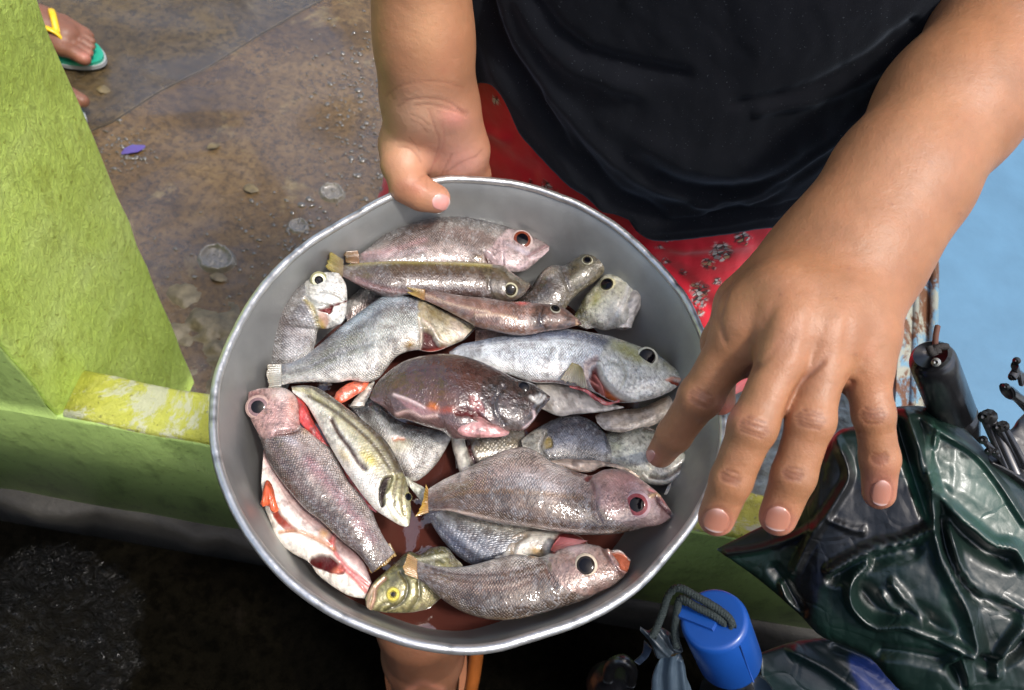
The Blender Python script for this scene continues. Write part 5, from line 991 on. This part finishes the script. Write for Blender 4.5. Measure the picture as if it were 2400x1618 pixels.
def foot_sdf(o, ax, sd, sgn):
    W = lambda u, v, z: foot_xy(o, ax, sd, u, v*sgn, z)
    def f(p):
        d = chain(p, [(W(-.20, 0, .30), .045), (W(-.15, 0, .13), .034), (W(-.13, 0, .055), .032)], .02)
        d = smin(d, chain(p, [(W(-.13, 0, .052), .028), (W(-.02, .0, .058), .030), (W(.03, 0, .046), .028)], .02, ((0, 0, 1), 1.2)), .02)
        for k, (v, l, r) in enumerate(((.030, .088, .0135), (.0105, .086, .0088), (-.0055, .080, .0082), (-.020, .072, .0078), (-.033, .060, .0075))):
            d = smin(d, rcone(p, W(.01, v*.85, .045), W(.045, v, .040), .017, r*1.15), .012)
            d = smin(d, chain(p, [(W(.045, v, .040), r*1.05), (W(.045+(l-.045)*.55, v, .040), r), (W(l, v, .034), r*.98)], .002), .003)
        return d
    return f, W
# someone standing beyond the wall at the top left
fo = Z(168, 108, 0); ax = unit(Z(238, 112, 0)-Z(120, 70, 0)); ax = unit(Z(245, 125, 0.0)-Z(110, 75, 0.)); sdv = np.array([-ax[1], ax[0], 0])
f1, W1 = foot_sdf(fo, ax, sdv, -1); tip = Z(216, 118, .04)
off = tip-W1(.085, 0, .04); off[2] = .008; f1, W1 = foot_sdf(fo+off, ax, sdv, -1); fo1 = fo+off
pp_ = np.array([fo1-[.28, .28, -.0], fo1+[.28, .28, .40]])
fo2 = Z(166, 292, 0.0)-ax*.07+np.array([0, 0, .008]); f2, W2 = foot_sdf(fo2, ax, sdv, 1)
fb = lambda p: np.minimum(f1(p), f2(p))
lo = np.minimum(fo1, fo2)-[.3, .3, 0]; lo[2] = .02; hi = np.maximum(fo1, fo2)+[.2, .2, 0]; hi[2] = .34
p2 = simple_person('person at the upper left whose feet wear green slippers with yellow straps', 'person', fb, lo, hi, .0026, (128, 84, 62), [('b', 200, 132, 22, 12, 0, (200, 130, 112), .6, 0)], (fo1+fo2)/2*[1, 1, 0])
for W_, o_, lab in ((W1, fo1, 'green slipper with yellow strap under the whole toes at the upper left'), (W2, fo2, 'green slipper mostly hidden behind the lime pillar, lower of the two')):
    V_ = [[(.052, -.020 if W_ is W1 else .02, .03), (.035, -.02 if W_ is W1 else .02, .066), (.0, -.03 if W_ is W1 else .03, .072), (-.03, -.048 if W_ is W1 else .048, .03)], [(.035, -.02 if W_ is W1 else .02, .066), (.01, .01 if W_ is W1 else -.01, .083), (-.02, .035 if W_ is W1 else -.035, .06), (-.035, .047 if W_ is W1 else -.047, .03)]]
    slipper('slipper', lab, o_, ax, sdv, (M_rub, M_sole, M_strap), V_, 'green slippers with yellow straps')
# the leg and sandal on the near side, below the bowl
ank = Z(1015, 1560, .16)
def f_leg(p):
    A = lambda x, y, z: Z(x, y, z)
    d = chain(p, [(A(985, 1450, .36), .047), (A(992, 1530, .22), .044), (A(1000, 1640, .10), .040)], .02)
    d = smin(d, chain(p, [(A(1000, 1640, .07), .036), (A(985, 1520, .06), .036), (A(975, 1420, .05), .04)], .02, ((0, 0, 1), 1.2)), .03)
    return d
c0 = Z(990, 1550, .2)
p3 = simple_person('person whose bare lower leg shows below the bowl on the dark floor', 'person', f_leg, c0-[.13, .2, .17], c0+[.13, .2, .25], .0025, (124, 82, 58), [('g', q('T 240,420 250,500 270,567'), 8, .6, (120, 74, 54), .5), ('b', *q('T 600,480')[0], 30, 70, 0, (150, 108, 84), .5, -.6), ('g', q('T 330,567 400,530 500,560'), 8, -.6, (196, 130, 106), .5)], c0*[1, 1, 0])
sd3 = thing('sandal', 'orange brown rubber sandal beside the bare leg below the bowl', 'sandal', c0*[1, 1, 0])
M_san = mat('orange_brown_rubber', tuple(srgb((140, 78, 32))), .4, coat=.3, var=.2, vscale=40)
V, Fc = tube(crom([Z(1080, 1440, .30), Z(1115, 1500, .26), Z(1112, 1570, .22), Z(1095, 1660, .16), Z(1080, 1760, .06)], 30), .013, 14, flat=.6); mesh('strap', V, Fc, M_san, sd3)
rg = np.array([Z(900+190*(.5+.5*math.cos(a)), 1560+190*math.sin(a), .0) for a in np.linspace(0, 2*np.pi, 30, endpoint=False)]); a_ = rg.copy(); a_[:, 2] = .006; b_ = rg.copy(); b_[:, 2] = .026
V, Fc = prism(a_, b_); mesh('sole', V, Fc, M_san, sd3, smooth=False)

# ================================================================== UMBRELLAS
def foldmat(name, rough=.46, coat=.45, crough=.25):
    m = mat(name, rough=rough, vcol=True, var=.3, vscale=25, bump=.25, bscale=150, bdist=.0008, coat=coat, crough=crough, bump2=(.25, 35, .003)); nt, nd, b = nodes(m)
    vo = nd.new('ShaderNodeTexVoronoi'); vo.feature = 'DISTANCE_TO_EDGE'; vo.inputs['Scale'].default_value = 26; p = pos(nt)
    w_ = nd.new('ShaderNodeVectorMath'); w_.operation = 'MULTIPLY_ADD'; nz = nd.new('ShaderNodeTexNoise'); nz.inputs['Scale'].default_value = 14; lk(nt, p, nz.inputs['Vector']); lk(nt, nz.outputs['Color'], w_.inputs[0]); w_.inputs[1].default_value = (.09,)*3; lk(nt, p, w_.inputs[2]); lk(nt, w_.outputs[0], vo.inputs['Vector'])
    n_ = bumpn(nt, fmap(nt, vo.outputs['Distance'], 0, .08, 0, 1), .25, .0012, b.inputs['Normal'].links[0].from_socket); lk(nt, n_, b.inputs['Normal']); lk(nt, n_, b.inputs['Coat Normal']); return m
M_nylon = foldmat('wet_green_nylon'); M_black = mat('black_plastic', (.012, .012, .013), .3, coat=.5, crough=.2, var=.3, vscale=80, bump=.25, bscale=200, bdist=.0006)
M_steel = mat('dark_steel', (.12, .12, .12), .3, metal=.9)
def sheet(name, U, L, d, thick, base, folds, parent, nz=.004, seed=0, n=380, m=260, patches=(), mt=None, nexp=2.4):
    g = loft(q(U), q(L), d, thick, n=n, m=m, endp=1, dmode=True, nexp=nexp, tmax=.05); px, py = g['px'], g['py']
    C = np.ones(px.shape+(4,)); C[..., :3] = srgb(base)
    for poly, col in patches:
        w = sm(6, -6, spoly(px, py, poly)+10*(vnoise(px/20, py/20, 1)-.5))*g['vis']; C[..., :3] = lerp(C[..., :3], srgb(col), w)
    D = np.zeros(px.shape)
    for poly, w, h in folds:
        cp = crom(poly, 60); dd = np.sqrt(dseg(px, py, cp)**2+8)-2.83; D += h*.78e-3*np.clip(1-np.abs(dd)/(w*1.45), 0, 1)**1.5*g['vis']
    r = lambda s, k: np.abs(fbm(px/s+seed, py/s*1.0+seed*2, k, 3)-.5)*2
    u = (px*.55-py*.83); v = (px*.83+py*.55)
    D += nz*.22*np.clip(worley(px/120+seed, py/120+seed, 2), 0, .6)+nz*.10*np.clip(worley(px/34+seed, py/34+seed, 4), 0, .5)+nz*.4*(.5-np.abs(fbm(u/60+seed, v/320, 5, 2)-.5)*2)
    g['V'] += g['N']*D[..., None]
    C[..., :3] *= (1+.3*(fbm(px/60, py/60, 6)-.5))[..., None]
    return solid(name, g, C, mt or M_nylon, parent)
gu = thing('umbrella', 'wet dark green folded umbrella with a black cylindrical handle', 'umbrella', P(2250, 1400, 1.0)*[1, 1, 0])
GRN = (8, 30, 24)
folds = [(q('M 960,210 1000,330 1050,470 1085,640 1095,760'), 20, 14), (q('M 930,300 990,500 1060,700 1090,790'), 14, -12), (q('M 1090,590 1200,720 1300,800 1380,860 1480,880 1531,960'), 15, 13), (q('M 1120,640 1200,780 1330,900 1450,950'), 22, -12),
         (q('M 600,990 700,930 820,880 960,850 1085,785'), 13, 12), (q('M 620,1030 760,970 900,920 1010,900'), 16, -10), (q('M 780,960 710,1020 695,1090 720,1170 820,1250 960,1250 1060,1290 1280,1385'), 12, 14), (q('M 760,1100 860,1200 1000,1200 1130,1290'), 26, -10),
         (q('M 1095,790 1140,930 1200,1060 1260,1190 1300,1350 1295,1390'), 20, 13), (q('M 1130,760 1180,950 1280,1100 1400,1150 1531,1210'), 12, -16), (q('M 1170,800 1230,1000 1330,1110 1450,1150 1531,1180'), 12, 10),
         (q('M 1531,1240 1450,1340 1400,1440 1395,1480'), 14, 12), (q('M 1300,1400 1380,1440 1480,1400 1531,1350'), 14, -12), (q('M 1000,240 1130,330 1290,430 1400,560 1531,760'), 9, 7), (q('M 1060,560 1040,300 980,210'), 10, -6), (q('M 1100,400 1110,320'), 6, 4),
         (q('M 1160,1440 1220,1400 1250,1470 1260,1530'), 12, 10), (q('M 850,1380 1000,1400 1160,1440 1240,1530'), 16, -8), (q('M 620,340 690,520 640,640 520,820 440,980'), 12, 9), (q('M 110,910 260,890 440,830 510,790'), 9, 5), (q('M 600,750 700,790 760,800'), 7, 5), (q('M 460,1190 400,1080 340,990'), 14, -6), (q('M 370,1060 400,1130 460,1200'), 7, 5), (q('M 900,1050 960,1130 1050,1240'), 10, 7), (q('M 850,1110 900,1180 940,1200'), 8, 5)]
blk_sheen = [(q('M 560,300 700,470 730,560 940,560 1080,790 1000,820 860,860 700,930 590,1010 500,1240 420,1150 450,960 440,880 280,900 110,935 60,890 270,790 430,720 520,600'), (6, 8, 9)), (q('M 1090,270 1180,300 1280,400 1420,600 1531,780 1531,960 1480,880 1380,860 1200,720 1090,590 1050,420'), (34, 64, 52)), (q('M 960,480 1000,500 1060,640 1080,760 1040,740'), (30, 70, 56)), (q('M 1110,960 1180,1060 1260,1280 1280,1370 1200,1300 1130,1150'), (20, 48, 38))]  # black inner fabric; large green panel lightened to paint its sheen in
sheet('canopy', 'M 62,890 200,820 420,690 560,440 640,330 730,300 830,240 920,212 1050,210 1180,260 1300,370 1400,480 1550,620 1700,760', 'M 62,896 130,942 280,1050 460,1200 560,1300 680,1350 800,1410 880,1500 960,1570 1150,1640 1400,1700 1700,1780', (.60, .565, .54, .53), .42, GRN, folds, gu, .005, 3, patches=blk_sheen)
# handle of the green umbrella
def cyl(A, B, prof, n=36):
    """lathe along A->B, prof = [(t 0..1, radius m)]"""
    A = np.asarray(A, float); B = np.asarray(B, float); ax = unit(B-A); x = unit(np.cross(ax, [.2, .3, .9])); y = np.cross(ax, x); th = np.linspace(0, 2*np.pi, n, endpoint=False)
    V = np.vstack([A+(B-A)*t+r*(np.cos(th)[:, None]*x+np.sin(th)[:, None]*y) for t, r in prof]); Fc = gridfaces(len(prof), n, True).tolist()
    return V, Fc+[list(range(n))[::-1], [(len(prof)-1)*n+k for k in range(n)]]
hA = P(2183, 838, .500); hB = P(2262, 1040, .57); k = .500/F
V, Fc = cyl(hA, hB, [(-.03, .010), (-.005, .0125), (.03, .0139), (.10, .0142), (.60, .0145), (.615, .0133), (.63, .0133), (.645, .0147), (.72, .0147), (.80, .0135), (1.0, .010), (1.3, .0085)])
hd = mesh('handle', V, Fc, M_black, gu)
M_scr = mat('screw_head', (.55, .55, .5), .3, metal=.6); sc = q('W 322,783')[0]; p0 = P(sc[0], sc[1], .4885); dv = unit(CAM-p0)
V, Fc = cyl(p0+dv*.0012, p0-dv*.006, [(0, .0012), (.1, .0026), (1, .0028)], 16); mesh('screw', V, Fc, M_scr, hd)
M_strapk = mat('black_webbing', (.02, .017, .015), .8, bump=.6, bscale=500, bdist=.001); M_brn = mat('brown_cord', (.12, .05, .03), .7)
V, Fc = join(tube(crom([P(*q('W 285,700')[0], .487), P(*q('W 300,735')[0], .486), P(*q('W 318,722')[0], .488), P(*q('W 345,700')[0], .487), P(*q('W 378,700')[0], .489)], 20), .0022, 8), tube(crom([P(*q('W 300,700')[0], .488), P(*q('W 310,742')[0], .489)], 6), .003, 8), tube(crom([P(*q('W 325,735')[0], .488), P(*q('W 320,690')[0], .488)], 6), .003, 8))
mesh('wrist_strap', V, Fc, M_strapk, gu)
V, Fc = tube(crom([P(*q('W 318,700')[0], .489), P(*q('W 320,650')[0], .495), P(*q('W 330,595')[0], .50)], 8), .0018, 8); mesh('cord_end', V, Fc, M_brn, gu)
V, Fc = cyl(hB, P(2400, 1500, .75), [(0, .006), (1, .006)], 12); mesh('shaft', V, Fc, M_steel, gu)
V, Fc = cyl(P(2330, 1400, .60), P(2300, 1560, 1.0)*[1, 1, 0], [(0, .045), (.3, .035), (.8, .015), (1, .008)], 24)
g0 = mesh('folded_lower_end', V, Fc, mat('green_nylon_lower_end', tuple(srgb((14, 46, 38))), .3, coat=.5), gu)  # lower end in one even dark green

# black umbrella with bare rib tips at the right edge
bu = thing('umbrella', 'black umbrella with bare metal rib tips at the right edge of the picture', 'umbrella', P(2400, 1150, .8)*[1, 1, 0])
M_bn = mat('black_nylon', (.010, .010, .012), .35, coat=.7, crough=.2, bump=.5, bscale=60, bdist=.004)
def WP(s, d): a = q('W '+s)[0]; return P(a[0], a[1], d)
for a, b_, r in (('575,1070', '720,1400', .0028), ('600,1068', '750,1400', .0036), ('650,1125', '760,1320', .0026), ('675,1118', '790,1330', .0026), ('570,1190', '700,1330', .002)):
    V, Fc = cyl(WP(a, .50), WP(b_, .535), [(-.02, r*.6), (0, r), (1, r)], 10); rb = mesh('rib', V, Fc, M_steel if r > .0027 else M_black, bu)
    V, Fc = cyl(WP(a, .497), WP(a, .503), [(0, r*.6), (.3, r*1.4), (1, r*1.2)], 10); mesh('rib_tip', V, Fc, M_steel, rb)
for s_, d in (('745,775', .49), ('688,912', .49), ('722,860', .49), ('570,1195', .50), ('632,1255', .502), ('598,1250', .503), ('730,950', .492)):
    V, Fc = cyl(WP(s_, d), WP(s_, d+.008), [(0, .0008), (.15, .0024), (.8, .0024), (1, .001)], 12); mesh('rib_tip', V, Fc, M_steel, bu)
def strip(pts, rr, d, m, parent, name, flat=.5):
    V, Fc = tube(crom([WP(p_, dd) for p_, dd in zip(pts.split(), np.linspace(d[0], d[1], len(pts.split())))], 26), rr, 12, flat=flat); mesh(name, V, Fc, m, parent)
strip('735,800 750,840 785,870 830,900', .0045, (.492, .50), M_black, bu, 'rib')
strip('690,935 730,950 780,1000 850,1080', .006, (.492, .51), M_black, bu, 'canopy_edge')
strip('720,940 770,975 830,1010', .004, (.491, .50), M_steel, bu, 'rib')
strip('722,862 750,830 770,900', .0028, (.49, .495), M_black, bu, 'rib')
sheet('canopy', 'W 560,1290 640,1180 720,1130 760,1080 860,1000 1000,960', 'W 620,1380 720,1440 800,1480 900,1560 1000,1620 1100,1700', (.53, .54, .56), .3, (10, 10, 12), [(q('W 600,1300 700,1350 800,1420'), 8, 7), (q('W 650,1200 720,1300 800,1360'), 8, -6)], bu, .003, 8, n=80, m=70, mt=foldmat('wet_black_nylon'))
V, Fc = cyl(P(2440, 1180, .56), P(2440, 1250, 1.1)*[1, 1, 0], [(0, .045), (.8, .02), (1, .008)], 24); mesh('folded_lower_end', V, Fc, M_bn, bu)

# blue handled umbrella
bl = thing('umbrella', 'umbrella with a bright blue cylindrical handle and a dark braided wrist cord', 'umbrella', P(1740, 1650, .9)*[1, 1, 0])
M_bluep = mat('blue_plastic', tuple(srgb((22, 72, 148))), .35, coat=.3, crough=.2, var=.06, vscale=40, bump=.15, bscale=160, bdist=.0006)
A = P(1672, 1450, .500); B = P(1711, 1546, .539)
vdb_ = unit(CAM-A); r0 = 80*.50/F
prof = [(0.0, .0008), (0.0, r0*.82), (.004, r0*.90), (.03, r0*.965), (.07, r0*1.0), (.5, r0*1.0), (.94, r0*1.0), (.98, r0*.97), (1.0, r0*.9)]
V, Fc = cyl(A, B, prof, 64); blh = mesh('handle', V, Fc, M_bluep, bl)
axb = unit(B-A); sx = unit(np.cross(axb, vdb_)); sy = np.cross(axb, sx)
# raised bar on the cap
ca = P(1618, 1433, .5); 
def onface(px, py):   # point of the cap's plane seen at this pixel
    r = P(px, py, 1.)-CAM; return CAM+r*(((A-CAM)@axb)/(r@axb))
c4 = [onface(*q('T '+s)[0]) for s in ('1690,150', '1670,210', '1845,278', '1872,230')]
c4 = np.array(c4); V, Fc = prism(c4+axb*.001, c4-axb*.0032+ (c4.mean(0)-c4)*.06); mesh('cap_bar', V, Fc, M_bluep, blh, smooth=False)
# mould seam
th = math.atan2((onface(1722, 1498)-A)@sy, (onface(1722, 1498)-A)@sx); e = math.cos(th)*sx+math.sin(th)*sy
V, Fc = tube([A+(B-A)*t+e*(r0*1.0) for t in (.07, .5, .97)], .0006, 6); mesh('mould_seam', V, Fc, mat('seam_blue', tuple(srgb((20, 66, 140))), .5), blh)
M_cord = mat('dark_green_braid', (.016, .026, .026), .75, bump=.8, bscale=700, bdist=.0015)
def braid(pts, rad, name, parent):
    c = crom([onface(*q('T '+p_)[0])-axb*o_ for p_, o_ in pts], 90); Vs = []
    s = np.r_[0, np.cumsum(np.linalg.norm(np.diff(c, axis=0), axis=1))]; t = unit(np.gradient(c, axis=0)); x = unit(np.cross(t, axb)); y = np.cross(t, x)
    for k in range(3):
        a = s/.0045*2*np.pi/1.2+k*2*np.pi/3; Vs.append(tube(c+rad*.55*(np.cos(a)[:, None]*x+np.sin(a)[:, None]*y), rad*.62, 8))
    V, Fc = join(*Vs); mesh(name, V, Fc, M_cord, parent)
braid([('1940,255', .0), ('1925,222', .004), ('1860,185', .009), ('1780,150', .013), ('1700,115', .015), ('1640,130', .010), ('1590,190', .0), ('1530,275', -.008)], .0024, 'wrist_cord', bl)
braid([('1905,240', .001), ('1850,215', .006), ('1770,185', .009), ('1700,150', .010), ('1665,190', .002), ('1640,240', -.008), ('1635,300', -.016)], .0024, 'wrist_cord', bl)
V, Fc = cyl(B, P(1760, 1640, .62), [(0, .006), (1, .006)], 16); mesh('shaft', V, Fc, M_steel, bl)
M_rag = foldmat('grey_blue_wet_fabric', .5, .2, .3)
sheet('knotted_tie', 'T 1480,250 1520,270 1560,250 1620,275 1680,330', 'T 1480,270 1530,330 1560,400 1600,400 1690,370', (.52, .525), .7, (46, 56, 64), [(q('T 1500,260 1560,330 1620,390'), 5, 4), (q('T 1560,270 1600,330 1640,380'), 5, -4), (q('T 1620,290 1640,350 1680,370'), 5, 4)], bl, .002, 2, n=60, m=50, mt=M_rag)
sheet('tie_end', 'T 1590,395 1560,440 1540,500 1535,567 1530,700', 'T 1680,380 1700,440 1710,500 1735,567 1760,700', (.53, .55), .35, (58, 72, 84), [(q('T 1640,390 1630,480 1640,600'), 8, 6), (q('T 1600,420 1590,500 1590,600'), 7, -5), (q('T 1680,420 1690,500 1700,600'), 7, 5)], bl, .003, 4, n=60, m=50, mt=M_rag)
sheet('tie_end', 'T 1500,320 1490,380 1450,420', 'T 1540,360 1520,400 1480,440', (.53, .55), .5, (44, 56, 74), [], bl, .001, 4, n=30, m=30, mt=M_rag)
V, Fc = cyl(P(1760, 1640, .60), P(1740, 1640, 1.05)*[1, 1, 0], [(0, .018), (.2, .035), (.8, .02), (1, .008)], 24); mesh('canopy', V, Fc, mat('dark_blue_nylon', (.01, .02, .035), .35, coat=.5), bl)
# dark folded umbrellas in shadow along the bottom
du = thing('umbrella', 'dark folded umbrella lying in shadow under the green umbrella, with a dull blue panel', 'umbrella', P(2050, 1600, .75)*[1, 1, 0])
sheet('canopy', 'S 1780,1530 1880,1500 2000,1500 2120,1540 2260,1590 2400,1640', 'S 1790,1640 1900,1680 2000,1700 2150,1720 2260,1740 2400,1760', (.66, .64, .66), .3, (12, 34, 34), [(q('S 1860,1520 1950,1570 2040,1640'), 14, 10), (q('S 1960,1520 2050,1560 2120,1620'), 12, -10)], du, .005, 9, n=90, m=70, patches=[(q('S 1990,1545 2070,1550 2130,1600 2120,1640 2020,1640'), (30, 60, 130))])
V, Fc = cyl(P(2050, 1700, .70), P(2050, 1700, 1.0)*[1, 1, 0], [(0, .05), (.8, .02), (1, .008)], 20); mesh('folded_lower_end', V, Fc, M_bn, du)
bb = thing('umbrella', 'small black folded umbrella in the gloom left of the blue handled one', 'umbrella', P(1450, 1600, .85)*[1, 1, 0])
V, Fc = cyl(P(1425, 1590, .80), P(1470, 1640, 1.08)*[1, 1, 0], [(0, .004), (.02, .012), (.2, .026), (.7, .022), (1, .006)], 24); mesh('canopy', V, Fc, M_bn, bb)
V, Fc = tube(crom([P(1425, 1590, .80), P(1432, 1560, .78), P(1460, 1548, .77), P(1480, 1570, .78), P(1478, 1600, .80)], 20), .006, 12); mesh('handle', V, Fc, M_black, bb)
